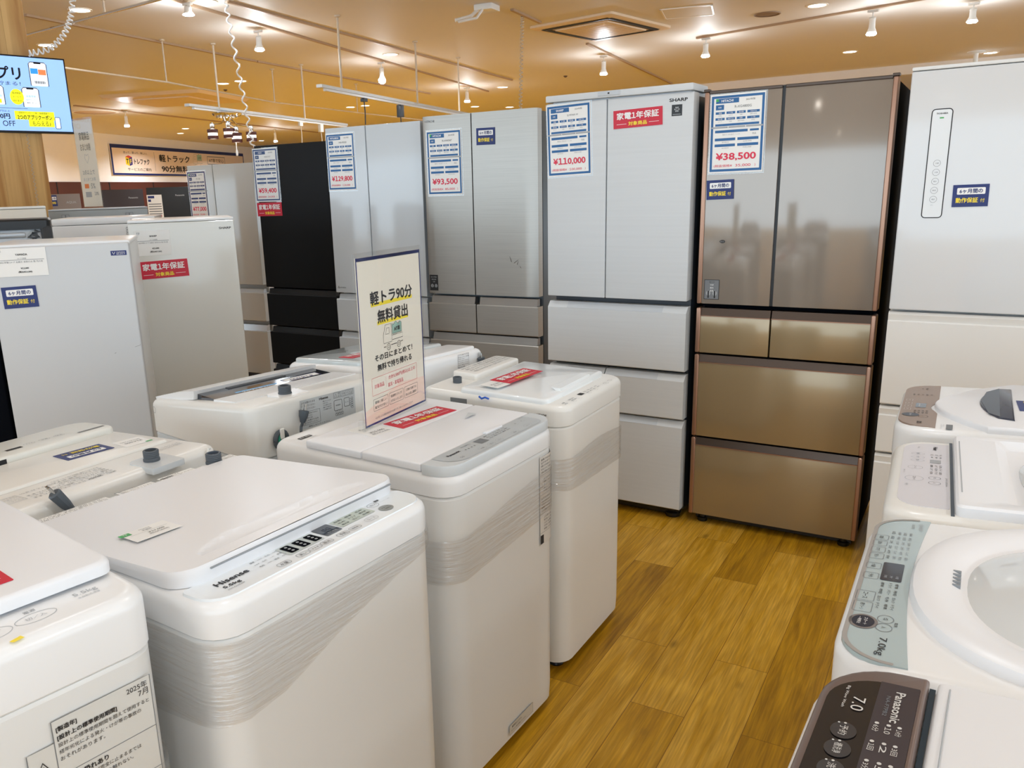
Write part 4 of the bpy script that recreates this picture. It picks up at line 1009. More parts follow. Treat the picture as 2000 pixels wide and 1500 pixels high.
s.ring(0.10, -0.235, 0.014, 0.007, 0.0006, GREYINK).text('スタート', 0.10, -0.235, GREYINK, w=0.018).ring(0.14, -0.232, 0.011, 0.006, 0.0006, GREYINK).text('入', 0.14, -0.232, GREYINK, w=0.005)
s.build('control_print', wm.cover)
s = Sheet((-W-0.0006, 0, 0), (0, -1, 0), (0, 0, 1)); s.text('HITACHI', 0.225-0.05, 0.838, INK, w=0.03, h=0.006, bold=True).rect(0.14-0.28, 0.835, 0.20-0.28, 0.858, GREYINK, 1); s.build('side_print', wm.cover)
b = M(); b.tube([(-W-0.004, -0.0, 0.868), (-W-0.006, 0.012, 0.872), (-W-0.006, 0.024, 0.867), (-W-0.004, 0.034, 0.872)], 0.003, 8); b.build('blue_tie', mat('bright blue tie', (40, 96, 200), 0.4), t)
wm.wrap('stretch_film', 'crinkled clear stretch film', lambda u: 0.62-0.04*u, lambda u: 0.72-0.02*u+0.008*math.sin(u*15), seed=14)
o = red_card(None, 0, 0, 0.20, 0.075, 'crimson warranty card on the lid of the last washing machine in the near row', place=False); wm.lay(o, -0.034, 0.014, 0.0226, -4)
o = plate('price_slip', 0.07, 0.07, 0.0006, PAPER, 'white price slip on the last washing machine in the near row', 'price slip', 'small white price slips'); Sheet((0, 0, 0.0006)).text('¥19,000', 0, 0.0, GREYINK, w=0.045).text('(税込¥20,900)', 0, -0.015, GREYINK, w=0.05).build('printing', o); wm.lay(o, -0.165, 0.02, 0.0215, -6)
# --- W5: seen from behind, navy card upside down on its lid
wm = Washer(None, -90, 0.54, 0.55, 0.874, 0.900, 'white washing machine seen from behind, with a navy card and an upright grey plug', 0.09, 0.05, WHITE2, WHITE2, centre=(-1.835, 1.025), rb=0.03)
t = wm.t; W, D = 0.27, 0.275
OFFW = mat('ivory white plastic', (230, 231, 226), 0.3)
wm.slab('control_panel', rr(-0.255, 0.255, -0.268, -0.10, (0.045, 0.045, 0.03, 0.03), 5), -0.003, 0.018, OFFW, 0.008)
s = wm.sheet(0.0184)
s.rect(-0.24, -0.142, -0.165, -0.132, mat('grey slot ink', (124, 126, 128), 0.5), 1).rect(-0.025, -0.162, 0.015, -0.148, INK, 1)
for x, tx in ((0.16, 'スタート'), (0.10, '切 入'), (0.05, '洗い'), (-0.05, 'すすぎ'), (-0.09, '脱水'), (-0.13, '予約')): s.ring(x, -0.165, 0.014, 0.009, 0.0008, LIGHTINK).text(tx, x, -0.165, GREYINK, w=0.018)
s.build('control_print', wm.cover)
s = Sheet((0, -0.0995, 0), (-1, 0, 0), (0, 0, 1)); z = wm.top(-0.1); s.rect(-0.085, z+0.001, -0.045, z+0.013, INK, 1); s.build('sensor_window', wm.cover)
wm.slab('lid', rr(-0.235, 0.235, -0.085, 0.13, (0.02, 0.02, 0.006, 0.006), 4), -0.003, 0.006, WHITE2, 0.004)
b = M(); b.box(-0.21, 0.21, D-0.008, D+0.001, 0.45, 0.80, 0.003, 1); b.build('rear_panel', CASE, t)
s = wm.sheet(0.0006)
micro(s, -0.02, 0.155, 0.17, 0.235, 6, GREYINK, 2, 41); micro(s, -0.235, 0.165, -0.14, 0.19, 3, LIGHTINK, 2, 42)
s.text('HITACHI', 0.03, 0.226, INK, w=0.03, bold=True).frame(0.178, 0.17, 0.232, 0.22, 0.0012, LIGHTINK, 2); micro(s, 0.182, 0.172, 0.228, 0.217, 4, LIGHTINK, 3, 43)
s.rect(-0.25, 0.138, 0.25, 0.1392, LIGHTINK, 1).build('rear_print', wm.cover)
b = M(); zt = wm.top(0.24)
b.mat(0).prism(rr(-0.150, -0.062, 0.205, 0.30, (0.02, 0.02, 0.004, 0.004), 4), 'z', zt-0.012, zt+0.002); b.build('inlet_tray', WGREY, t)
inlet(wm, -0.103, 0.243, 0.003, 0.017)
b = M(); b.tube([(-0.23, 0.262, 0.865), (-0.23, 0.279, 0.87), (-0.23, 0.282, 0.885), (-0.235, 0.279, 0.896), (-0.243, 0.276, 0.894)], 0.003, 8); b.build('hose_hook', WHITE2, t)
plug_geo('power_plug', t, (0.128, 0.297, 0.862), (0.163, 0.290, 0.918), [(0.128, 0.297, 0.863), (0.105, 0.300, 0.835), (0.11, 0.300, 0.80), (0.16, 0.298, 0.79), (0.19, 0.297, 0.82), (0.18, 0.297, 0.85), (0.15, 0.296, 0.865)], 0.012)
b = M(); b.box(0.138, 0.156, 0.305, 0.308, 0.80, 0.872, 0.0014, 1); b.box(0.142, 0.152, 0.27, 0.307, 0.80, 0.81, 0.001, 1); b.build('cord_hook', WGREY, t)
o = navy_card(None, 0, 0, 0.115, 0.076, 'navy warranty card upside down on the lid of a washing machine', place=False); wm.lay(o, -0.078, 0.020, 0.0064, -6)
o = plate('price_slip', 0.07, 0.075, 0.0006, PAPER, 'white price slip beside the upside-down navy warranty card', 'price slip', 'small white price slips')
s = Sheet((0, 0, 0.0006)); s.text('¥16,000', 0, 0.005, GREYINK, w=0.045).text('(税込¥17,600)', 0, -0.012, GREYINK, w=0.05).rect(-0.035, 0.028, -0.018, 0.0375, GREEN, 1); s.build('printing', o); wm.lay(o, -0.185, 0.060, 0.0064, -8)

# --- W6: seen from behind, arched lid with dark window, rating plate, hanging plug
wm = Washer(None, -99, 0.51, 0.57, 0.866, 0.926, 'white washing machine seen from behind, with a dark lid window and a large rating plate', 0.10, 0.055, WHITE2, WGREY, centre=(-1.917, 1.80), rb=0.035)
t = wm.t; W, D = 0.255, 0.285
b = M(); P = []
for k in range(13):
    y = -0.275+0.235*k/12; u = k/12
    P.append((y, wm.top(y)+0.004+0.024*math.sin(PI*0.5*u)**1.2))
b.prism(P+[(-0.045, wm.top(-0.05)+0.002), (-0.275, wm.top(-0.275)-0.004)], 'x', -0.236, 0.225); b.build('lid_front', WHITE, t)
WIN = mat('dark smoked window', (26, 32, 44), 0.08, coat=0.5)
b = M(); b.prism([(-0.047, wm.top(-0.047)+0.018), (0.055, wm.top(0.055)+0.004), (0.055, wm.top(0.055)-0.004), (-0.047, wm.top(-0.047)-0.004)], 'x', -0.225, 0.212); wn = b.build('lid_window', WIN, t)
b = M(); b.box(-0.10, 0.12, -0.042, -0.02, wm.top(-0.03)+0.010, wm.top(-0.03)+0.018, 0.003, 1); b.build('window_bar', SIDE, wn)
s = Sheet((0, 0.02, wm.top(0.02)+0.0092), (1, 0, 0), (0, 0.102, -0.0079+0.0))
s.rect(-0.02, 0.008, 0.13, 0.034, SKYINK, 1).text('ひと目でわかる', 0.06, 0.021, WINK, w=0.10).rect(-0.19, -0.01, -0.05, 0.034, PAPER, 1).frame(-0.19, -0.01, -0.05, 0.034, 0.003, NAVY, 2).text('¥18,000', -0.12, 0.012, NAVY, w=0.09)
s.build('window_labels', wn)
b = M(); b.prism([(0.058, wm.top(0.058)-0.002), (0.058, wm.top(0.058)+0.006), (0.17, wm.top(0.17)+0.003), (0.17, wm.top(0.17)-0.002)], 'x', -0.23, 0.22); b.build('rear_deck', WHITE, t)
s = wm.sheet(0.008); micro(s, -0.15, 0.075, 0.10, 0.15, 5, LIGHTINK, 2, 51); s.build('deck_print', wm.cover)
b = M(); b.prism(rr(0.03, 0.13, 0.19, 0.275, 0.01, 3), 'z', wm.top(0.23)-0.004, wm.top(0.23)+0.003); b.build('inlet_tray', WHITE, t)
inlet(wm, 0.088, 0.225, 0.003, 0.018, mat('dusk blue valve', (84, 116, 160), 0.4))
def back_plate(name, t, D, x0, z0, x1, z1, seed, diagram=True):
    """rating plate printed on the rear; read from behind (u runs towards -x)"""
    s = Sheet((0, D+0.0008, 0), (-1, 0, 0), (0, 0, 1))
    a, b2 = -x1, -x0; Wd, Hd = b2-a, z1-z0
    s.rect(a, z0, b2, z1, mat('plate grey', (198, 202, 204), 0.35), 1)
    s.text('Hisense', a+0.42*Wd, z1-0.10*Hd, INK, w=0.16*Wd, h=0.09*Hd, bold=True)
    micro(s, a+0.02*Wd, z0+0.62*Hd, a+0.26*Wd, z0+0.95*Hd, 3, INK, 2, seed); micro(s, a+0.40*Wd, z0+0.45*Hd, a+0.55*Wd, z0+0.82*Hd, 5, INK, 2, seed+1)
    s.frame(a+0.03*Wd, z0+0.12*Hd, a+0.34*Wd, z0+0.58*Hd, 0.0010, GREYINK, 2); micro(s, a+0.05*Wd, z0+0.15*Hd, a+0.30*Wd, z0+0.55*Hd, 5, INK, 3, seed+2)
    s.frame(a+0.60*Wd, z0+0.78*Hd, a+0.97*Wd, z0+0.98*Hd, 0.0010, GREYINK, 2); micro(s, a+0.68*Wd, z0+0.80*Hd, a+0.95*Wd, z0+0.96*Hd, 3, INK, 3, seed+3)
    s.loop([(a+0.615*Wd, z0+0.82*Hd), (a+0.665*Wd, z0+0.82*Hd), (a+0.64*Wd, z0+0.93*Hd)], 0.001, INK, 3)
    s.frame(a+0.60*Wd, z0+0.34*Hd, a+0.75*Wd, z0+0.70*Hd, 0.0012, INK, 2, r=0.004).text('制御基板', a+0.675*Wd, z0+0.52*Hd, INK, w=0.09*Wd)
    s.frame(a+0.79*Wd, z0+0.40*Hd, a+0.89*Wd, z0+0.70*Hd, 0.0012, INK, 2, r=0.003).text('モータ', a+0.84*Wd, z0+0.55*Hd, INK, w=0.06*Wd)
    for k in range(5):
        s.ring(a+(0.63+0.03*k)*Wd, z0+0.2*Hd, 0.003, 0.004, 0.0009, INK, 2); s.line([(a+(0.63+0.03*k)*Wd, z0+0.23*Hd), (a+(0.63+0.03*k)*Wd, z0+0.34*Hd)], 0.0007, INK, 2)
        s.ring(a+0.94*Wd, z0+(0.32+0.08*k)*Hd, 0.004, 0.003, 0.0009, INK, 2); s.line([(a+0.89*Wd, z0+(0.42+0.05*k)*Hd), (a+0.92*Wd, z0+(0.32+0.08*k)*Hd)], 0.0007, INK, 2)
    micro(s, a+0.12*Wd, z0+0.01*Hd, a+0.5*Wd, z0+0.10*Hd, 1, INK, 2, seed+4)
    s.build(name, t)
back_plate('rating_plate', t, D, -0.122, 0.822, 0.084, 0.908, 60)
plug_geo('power_plug', t, (0.095, D+0.022, 0.850), (0.085, D+0.020, 0.884), [(0.095, D+0.022, 0.851), (0.100, D+0.02, 0.838), (0.106, D+0.026, 0.830), (0.100, D+0.018, 0.822), (0.108, D+0.024, 0.815), (0.102, D+0.016, 0.80)], 0.013)
b = M(); b.tube([(0.165+0.02*math.cos(a), D+0.012, 0.815+0.024*math.sin(a)) for a in [2*PI*k/16 for k in range(17)]], 0.007, 8); hs = b.build('hose_holder', CORD, t)
b = M(); b.tube([(0.160+0.013*math.cos(a), D+0.014, 0.815+0.018*math.sin(a)) for a in [PI*1.2+PI*1.1*k/10 for k in range(11)]], 0.005, 8); b.build('green_ring', mat('teal ring', (44, 150, 124), 0.4), hs)
b = M(); b.box(0.158, 0.172, D+0.016, D+0.022, 0.819, 0.849, 0.002, 1); b.build('clip', WHITE2, hs)
s = Sheet((W+0.0006, 0, 0), (0, 1, 0), (0, 0, 1)); s.ring(-0.235, 0.84, 0.008, 0.010, 0.0014, LIGHTINK); s.build('screw_cap', wm.cover)

# --- W7: seen from behind, beyond the sign, plug held against its rear
wm = Washer(None, -99, 0.465, 0.57, 0.885, 0.926, 'white washing machine seen from behind, with a plug clipped upright on its rear', 0.075, 0.05, WHITE, WGREY, centre=(-1.855, 2.325), rb=0.03)
t = wm.t; W, D = 0.2325, 0.285
wm.slab('lid', rr(-0.205, 0.205, -0.26, 0.11, 0.02, 4), -0.003, 0.016, mat('pale aqua glass lid', (208, 216, 218), 0.1, coat=0.6), 0.008)
wm.slab('rear_deck', rr(-0.21, 0.21, 0.125, 0.262, 0.01, 3), -0.003, 0.010, WHITE, 0.006)
s = Sheet((0, D+0.0008, 0), (-1, 0, 0), (0, 0, 1)); micro(s, 0.088, 0.874, 0.146, 0.922, 7, INK, 2, 71); s.frame(0.088, 0.874, 0.146, 0.922, 0.0008, GREYINK, 2); s.build('rating_plate', t)
plug_geo('power_plug', t, (-0.203, D+0.014, 0.868), (-0.199, D+0.012, 0.896), [(-0.203, D+0.014, 0.869), (-0.204, D+0.016, 0.848), (-0.197, D+0.018, 0.82)], 0.012)
o = red_card(None, 0, 0, 0.20, 0.075, 'crimson warranty card half hidden behind the upright acrylic sign', place=False); wm.lay(o, 0.06, -0.02, 0.0165, 180)

# --- R1: bronze and black touch panel, bottom right corner
wm = Washer((-0.125, 0.977), -90.8, 0.56, 0.60, 0.912, 0.945, 'white washing machine with a bronze and black touch panel, in the bottom right corner', 0.085, 0.07, rb=0.04)
t = wm.t; W, D = 0.28, 0.30
BRZ = mat('satin bronze panel', (122, 106, 100), 0.3, 0.35)
wm.slab('control_panel', rr(-0.272, 0.272, -0.292, -0.190, (0.075, 0.075, 0.002, 0.002), 8), -0.003, 0.014, BRZ, 0.007)
b = M(); ol = rr(-0.240, 0.240, -0.283, -0.197, (0.055, 0.055, 0.002, 0.002), 8)
b.loft([[(x, y, wm.top(y)+0.012) for x, y in ol], [(x, y, wm.top(y)+0.0146) for x, y in ol]]); pan = b.build('touch_glass', mat('black touch glass', (28, 27, 30), 0.12, coat=0.5), t)
s = wm.sheet(0.0148)
s.rect(-0.240, -0.236, 0.240, -0.1975, mat('dark aubergine', (58, 50, 54), 0.3), 1)
SILINK = mat('silver ink', (206, 204, 200), 0.4)
s.text('Panasonic', -0.193, -0.2145, SILINK, w=0.062, h=0.0095, bold=True).text('NA-F7PB2', -0.192, -0.225, GREYINK, w=0.04, h=0.004)
s.text('7.0', -0.183, -0.2515, SILINK, w=0.027, h=0.0125).text('Big Wave Wash', -0.193, -0.2655, SILINK, w=0.045, h=0.004)
for x, y, tx in ((-0.128, -0.257, '予約'), (-0.095, -0.257, '槽洗浄'), (-0.06, -0.257, '洗い'), (-0.025, -0.257, 'すすぎ'), (0.01, -0.257, '脱水'), (0.06, -0.257, 'コース'), (0.12, -0.257, 'スタート')):
    s.disc(x, y, 0.015, 0.0125, mat('touch pad', (52, 48, 48), 0.3), 2).text(tx, x, y, SILINK, w=0.018, h=0.008, lay=3)
    s.disc(x-0.013, y, 0.0015, 0.0015, SILINK, 3, 8).disc(x-0.012, y-0.006, 0.0012, 0.0012, SILINK, 3, 8)
for r_, y in enumerate((-0.2295, -0.2185, -0.2085)):
    for c_ in range(7):
        s.disc(-0.156+c_*0.034, y, 0.0022, 0.0022, SILINK, 2, 8).text((('6分', '1回', '3分', '9分'), ('10', '2', '5', '7'), ('14分', '3回', '6分', '8分'))[r_][c_ % 4], -0.146+c_*0.034, y, SILINK, w=0.012, h=0.006)
s.build('control_print', pan)
b = M(); b.box(-0.268, 0.268, -0.1895, -0.1835, wm.top(-0.187)-0.004, wm.top(-0.187)+0.003); b.build('hinge_gap', mat('deep blue gap', (30, 52, 66), 0.5), t)
wm.slab('lid', rr(-0.270, 0.270, -0.182, 0.24, 0.004, 2), -0.003, 0.014, LID, 0.006, zt=lambda x, y: 0.006*max(0, 1-abs(x)/0.27))
b = M(); b.tube([(x*0.0255, -0.170, wm.top(-0.17)+0.0142+0.006*(1-abs(x*0.0255)/0.27)) for x in range(-10, 11)], 0.0008, 6); b.build('lid_seam', LIGHTINK, t)

# --- R2: blue grey panel and big oval lid
wm = Washer((-0.138, 1.503), -88.7, 0.525, 0.60, 0.915, 0.942, 'white washing machine with a blue grey control panel and a big oval lid', 0.10, 0.085, rb=0.04)
t = wm.t; W, D = 0.2625, 0.30
BGR = mat('blue grey panel', (180, 197, 201), 0.22, 0.1, coat=0.3)
back = [(0.246-0.495*k/16, -0.213-0.014*math.sin(PI*k/16)) for k in range(17)]
front = []
for k in range(9): a = R(180+90*k/8); front.append((-0.249+0.055+0.055*math.cos(a), -0.292+0.06+0.06*math.sin(a)))
for k in range(9): a = R(270+90*k/8); front.append((0.246-0.06+0.06*math.cos(a), -0.292+0.06+0.06*math.sin(a)))
out = front+back
b = M(); b.loft([[(x, y, wm.top(y)-0.004) for x, y in out], [(x, y, wm.top(y)+0.0012) for x, y in out]]); pan = b.build('control_panel', [BGR], t)
s = wm.sheet(0.0014)
s.line([(x*0.992, y+0.003) for x, y in front], 0.006, mat('warm grey rim', (158, 154, 150), 0.4), 1)
s.rrect(-0.055, -0.2655, 0.010, -0.238, 0.003, mat('slate display', (44, 56, 72), 0.1, coat=0.5), 1)
for y, tx in ((-0.259, '残時間'), (-0.2515, '分'), (-0.244, '水量')): s.text(tx, -0.003, y, LIGHTINK, w=0.009, h=0.004)
for x, tx in ((-0.153, '風乾燥'), (-0.128, '脱水'), (-0.101, 'すすぎ'), (-0.075, '洗い'), (-0.037, '水量'), (0.0, '予約')):
    s.frame(x-0.0105, -0.2875, x+0.0105, -0.268, 0.0008, GREYINK, 1, r=0.003).text(tx, x, -0.278, INK, w=0.011, h=0.006)
for x, tx in ((0.069, 'コース'), (0.104, '槽クリーン')): s.frame(x-0.0155, -0.289, x+0.0155, -0.266, 0.0008, GREYINK, 1, r=0.003).text(tx, x, -0.278, INK, w=0.02, h=0.006)
s.disc(0.147, -0.272, 0.0205, 0.0175, mat('warm grey ring', (128, 122, 120), 0.35), 1).disc(0.147, -0.272, 0.0165, 0.0135, mat('slate button', (38, 44, 58), 0.3), 2).text('スタート', 0.147, -0.269, WINK, w=0.02, h=0.0045, lay=3).text('一時停止', 0.147, -0.2765, WINK, w=0.02, h=0.0045, lay=3)
for x, tx in ((0.131, '切'), (0.155, '入')): s.ring(x, -0.247, 0.011, 0.0095, 0.0009, GREYINK, 1).text(tx, x, -0.247, INK, w=0.006)
s.text('電源', 0.143, -0.234, INK, w=0.012, h=0.004)
s.text('7.0kg', 0.206, -0.246, INK, w=0.046, h=0.0115)
for r_, y in enumerate((-0.2625, -0.254, -0.246, -0.238)):
    for c_ in range(6): s.text((('5回', '3回', '10分', '1分', '6分', '表示'), ('標準', '時短', '毛布', '念入り', 'おしゃれ', '部屋干し'))[(r_) % 2][c_], -0.178+c_*0.0205, y, INK if r_ < 1 else GREYINK, w=0.012, h=0.0045)
for r_, y in enumerate((-0.2605, -0.2505, -0.2425)):
    for c_ in range(4): s.text(('標準', '時短', '念入り', 'ドライ', 'メモリー', '毛布')[(r_*3+c_) % 6], 0.026+c_*0.023, y, INK, w=0.016, h=0.0045)
s.text('SHARP', -0.215, -0.226, LIGHTINK, w=0.03, h=0.006).text('ES-GE7D', -0.215, -0.237, GREYINK, w=0.02, h=0.004)
s.build('control_print', pan)
def oval(scale, cx, cy, a, b_, z, n=56, p=2.3): return [(x, y, wm.top(y)+z) for x, y in ell(cx, cy, a*scale, b_*scale, n, p)]
b = M(); cx, cy, A, B_ = 0.0, 0.005, 0.252, 0.232
b.loft([oval(1.0, cx, cy, A, B_, -0.002), oval(1.0, cx, cy, A, B_, 0.006), oval(0.985, cx, cy, A, B_, 0.013), oval(0.95, cx, cy, A, B_, 0.017), oval(0.87, cx, cy, A, B_, 0.017), oval(0.80, cx, cy+0.004, A, B_, 0.011), oval(0.765, cx, cy+0.006, A, B_, 0.006), oval(0.75, cx, cy+0.006, A, B_, 0.005)])
lid = b.build('lid', LID, t)
b = M(); b.loft([oval(0.74, cx, cy+0.006, A, B_, 0.004), oval(0.70, cx, cy+0.008, A, B_, 0.008), oval(0.55, cx, cy+0.012, A, B_, 0.014), oval(0.3, cx, cy+0.012, A, B_, 0.020), oval(0.05, cx, cy+0.012, A, B_, 0.021)])
b.build('lid_window', mat('pale clear window', (214, 219, 222), 0.06, coat=0.6), lid)
b = M()
for k in range(5): b.box(-0.04+k*0.012, -0.036+k*0.012, -0.176, -0.166, wm.top(-0.171)+0.006, wm.top(-0.171)+0.0115)
b.build('vent_slits', mat('slit grey', (140, 146, 152), 0.4), lid)

# --- R3: lavender grey panel, dark hinge gap, dished lid
wm = Washer((-0.155, 1.985), -86.6, 0.475, 0.60, 0.918, 0.938, 'white washing machine with a lavender grey touch panel and a dished lid', 0.085, 0.06, WHITE2, WHITE2, rb=0.04)
t = wm.t; W, D = 0.2375, 0.30
LAV = mat('lavender grey panel', (212, 210, 215), 0.3)
ol = rr(-0.205, 0.193, -0.280, -0.198, (0.045, 0.045, 0.003, 0.003), 7)
b = M(); b.loft([[(x, y, wm.top(y)-0.003) for x, y in ol], [(x, y, wm.top(y)+0.001) for x, y in ol]]); pan = b.build('control_panel', LAV, t)
s = wm.sheet(0.0012)
s.text('Haier', -0.168, -0.222, INK, w=0.026, h=0.008, bold=True).text('5.5kg', -0.17, -0.253, GREYINK, w=0.012, h=0.004)
for x, tx in ((-0.125, '脱水'), (-0.10, 'すすぎ'), (-0.078, '洗い')): s.ring(x, -0.253, 0.007, 0.012, 0.0006, LIGHTINK).text(tx, x, -0.253, GREYINK, w=0.010, h=0.006)
s.ring(-0.03, -0.256, 0.011, 0.013, 0.0006, LIGHTINK).text('コース', -0.03, -0.256, GREYINK, w=0.014).ring(0.04, -0.256, 0.015, 0.0155, 0.0007, LIGHTINK).text('スタート', 0.04, -0.256, INK, w=0.02, h=0.006)
s.rect(-0.088, -0.231, -0.066, -0.212, LIGHTINK, 1)
for r_, y in enumerate((-0.228, -0.220, -0.2125)):
    for c_ in range(3): s.text(('標準', 'しわケア', '毛布', 'ドライ', 'お急ぎ')[(r_+c_) % 5], -0.045+c_*0.022, y, INK, w=0.016, h=0.005)
    s.text(('3回', '2回', '9分')[r_], -0.122, y, GREYINK, w=0.008).text(('●', '●', '●')[r_], -0.105, y, GREYINK, w=0.004)
for x in (0.03, 0.06): s.ring(x, -0.222, 0.009, 0.010, 0.0007, GREYINK).text('切' if x < 0.05 else '入', x, -0.222, INK, w=0.005)
s.text('JW-U55A', 0.05, -0.203, GREYINK, w=0.05, h=0.004).text('予約', 0.08, -0.268, LIGHTINK, w=0.012).text('ガラストップ', 0.0, -0.274, GREYINK, w=0.02, h=0.003).build('control_print', pan)
b = M(); b.box(-0.222, 0.222, -0.1965, -0.191, wm.top(-0.194)-0.003, wm.top(-0.194)+0.0015); b.build('hinge_gap', mat('slate gap', (78, 88, 98), 0.5), t)
b = M(); X0, X1 = -0.222, 0.222
def rect3(x0, x1, y0, y1, z): return [(x, y, wm.top(y)+z) for x, y in rr(x0, x1, y0, y1, 0.012, 3)]
b.loft([rect3(X0, X1, -0.190, 0.25, -0.003), rect3(X0, X1, -0.190, 0.25, 0.016), rect3(X0+0.004, X1-0.004, -0.186, 0.246, 0.020)], True, False)
b.loft([rect3(X0+0.004, X1-0.004, -0.186, 0.246, 0.020), rect3(X0+0.022, X1-0.03, -0.118, 0.23, 0.020), rect3(X0+0.035, X1-0.05, -0.098, 0.215, 0.004)], False, True)
lid = b.build('lid', LID, t)
b = M(); b.loft([[(x, y, wm.top(y)+0.0045) for x, y in ell(-0.01, 0.06, 0.16, 0.145, 40, 2.6)], [(x, y, wm.top(y)+0.012) for x, y in ell(-0.01, 0.06, 0.15, 0.135, 40, 2.6)], [(x, y, wm.top(y)+0.015) for x, y in ell(-0.01, 0.06, 0.09, 0.08, 40, 2.4)]]); b.build('lid_window', mat('pale clear window', (214, 219, 222), 0.06), lid)
b = M(); b.box(-0.175, 0.15, -0.182, -0.180, wm.top(-0.181)+0.0195, wm.top(-0.181)+0.0206); b.build('lid_groove', LIGHTINK, lid)
s = wm.sheet(0.0); b = M(); wm.wrap('stretch_film', 'crinkled clear stretch film', lambda u: 0.45, lambda u: 0.80, seed=21)

# --- R4: brown panel and smoked window
wm = Washer((-0.187, 2.546), -88, 0.48, 0.60, 0.920, 0.938, 'white washing machine with a brown control panel and a smoked lid window', 0.085, 0.085, WHITE, CASE, rb=0.04)
t = wm.t; W, D = 0.24, 0.30
BRN = mat('mocha panel', (152, 132, 118), 0.35, 0.15)
ol = []
for k in range(9): a = R(180+90*k/8); ol.append((-0.218+0.07+0.07*math.cos(a), -0.293+0.065+0.065*math.sin(a)))
for k in range(9): a = R(270+90*k/8); ol.append((0.218-0.07+0.07*math.cos(a), -0.293+0.065+0.065*math.sin(a)))
ol += [(0.222, -0.214), (0.09, -0.214), (0.07, -0.219), (0.05, -0.226), (0.03, -0.229), (0.01, -0.226), (-0.01, -0.219), (-0.03, -0.214), (-0.222, -0.214)]
b = M(); b.loft([[(x, y, wm.top(y)-0.003) for x, y in ol], [(x, y, wm.top(y)+0.001) for x, y in ol]]); pan = b.build('control_panel', BRN, t)
s = wm.sheet(0.0012)
s.rrect(-0.005, -0.263, 0.040, -0.240, 0.002, mat('slate display', (44, 56, 72), 0.1), 1).rect(0.0, -0.2565, 0.036, -0.2535, LIGHTINK, 2)
s.disc(0.115, -0.2695, 0.017, 0.0185, mat('slate button', (38, 44, 58), 0.3), 1).text('スタート', 0.115, -0.2695, WINK, w=0.02, h=0.005).ring(0.128, -0.242, 0.012, 0.010, 0.0008, INK, 1).text('入', 0.128, -0.242, INK, w=0.006)
for x in (-0.035, 0.0, 0.03, 0.06): s.frame(x-0.011, -0.286, x+0.011, -0.272, 0.0008, SILINK, 1, r=0.003).text('予約', x, -0.279, SILINK, w=0.011)
for c_ in range(5): s.text(('標準', '毛布', '念入り', '部屋', '香り')[c_], -0.10, -0.272+c_*0.010, INK, w=0.012, h=0.005)
for r_ in range(2):
    for c_ in range(4): s.text('標準', 0.075+r_*0.018, -0.262+c_*0.0085, INK, w=0.011, h=0.0055)
s.text('DD', 0.185, -0.248, INK, w=0.016, h=0.010, bold=True).text('AQUA', -0.17, -0.245, INK, w=0.02).text('・', -0.17, -0.255, INK, w=0.004).build('control_print', pan)
s = wm.sheet(0.0005); s.rect(0.185, -0.193, 0.228, -0.180, GREYINK, 1); micro(s, 0.186, -0.205, 0.226, -0.196, 2, LIGHTINK, 2, 81); s.build('side_code', wm.cover)
ysf = lambda x: -0.222+0.13*min(1.3, abs(x-0.03)/0.22)**1.7
ol = [(-0.228, 0.24), (-0.228, ysf(-0.228))]+[(-0.228+0.456*k/24, ysf(-0.228+0.456*k/24)) for k in range(1, 24)]+[(0.228, ysf(0.228)), (0.228, 0.24)]
wm.slab('lid', ol, -0.003, 0.014, LID, 0.008)
yw = lambda x: -0.128+0.035*min(1.6, abs(x-0.01)/0.14)**2
ol = [(-0.15+0.30*k/16, yw(-0.15+0.30*k/16)) for k in range(17)]+[(0.163, -0.062), (-0.150, -0.058)]
wn = wm.slab('lid_window', ol, 0.010, 0.018, mat('smoked grey window', (62, 64, 76), 0.15, spec=0.25), 0.003)
s = wm.sheet(0.0185); s.poly([(-0.146, -0.085), (0.150, -0.090), (0.12, -0.112), (0.0, -0.126), (-0.10, -0.113)], mat('deep navy window', (14, 28, 46), 0.12, spec=0.25), 1); s.build('window_front', wn)
o = navy_card(None, 0, 0, 0.10, 0.072, 'navy warranty card at the right edge, on the lid with a smoked window', place=False); wm.lay(o, 0.012, -0.015, 0.0146, 2)

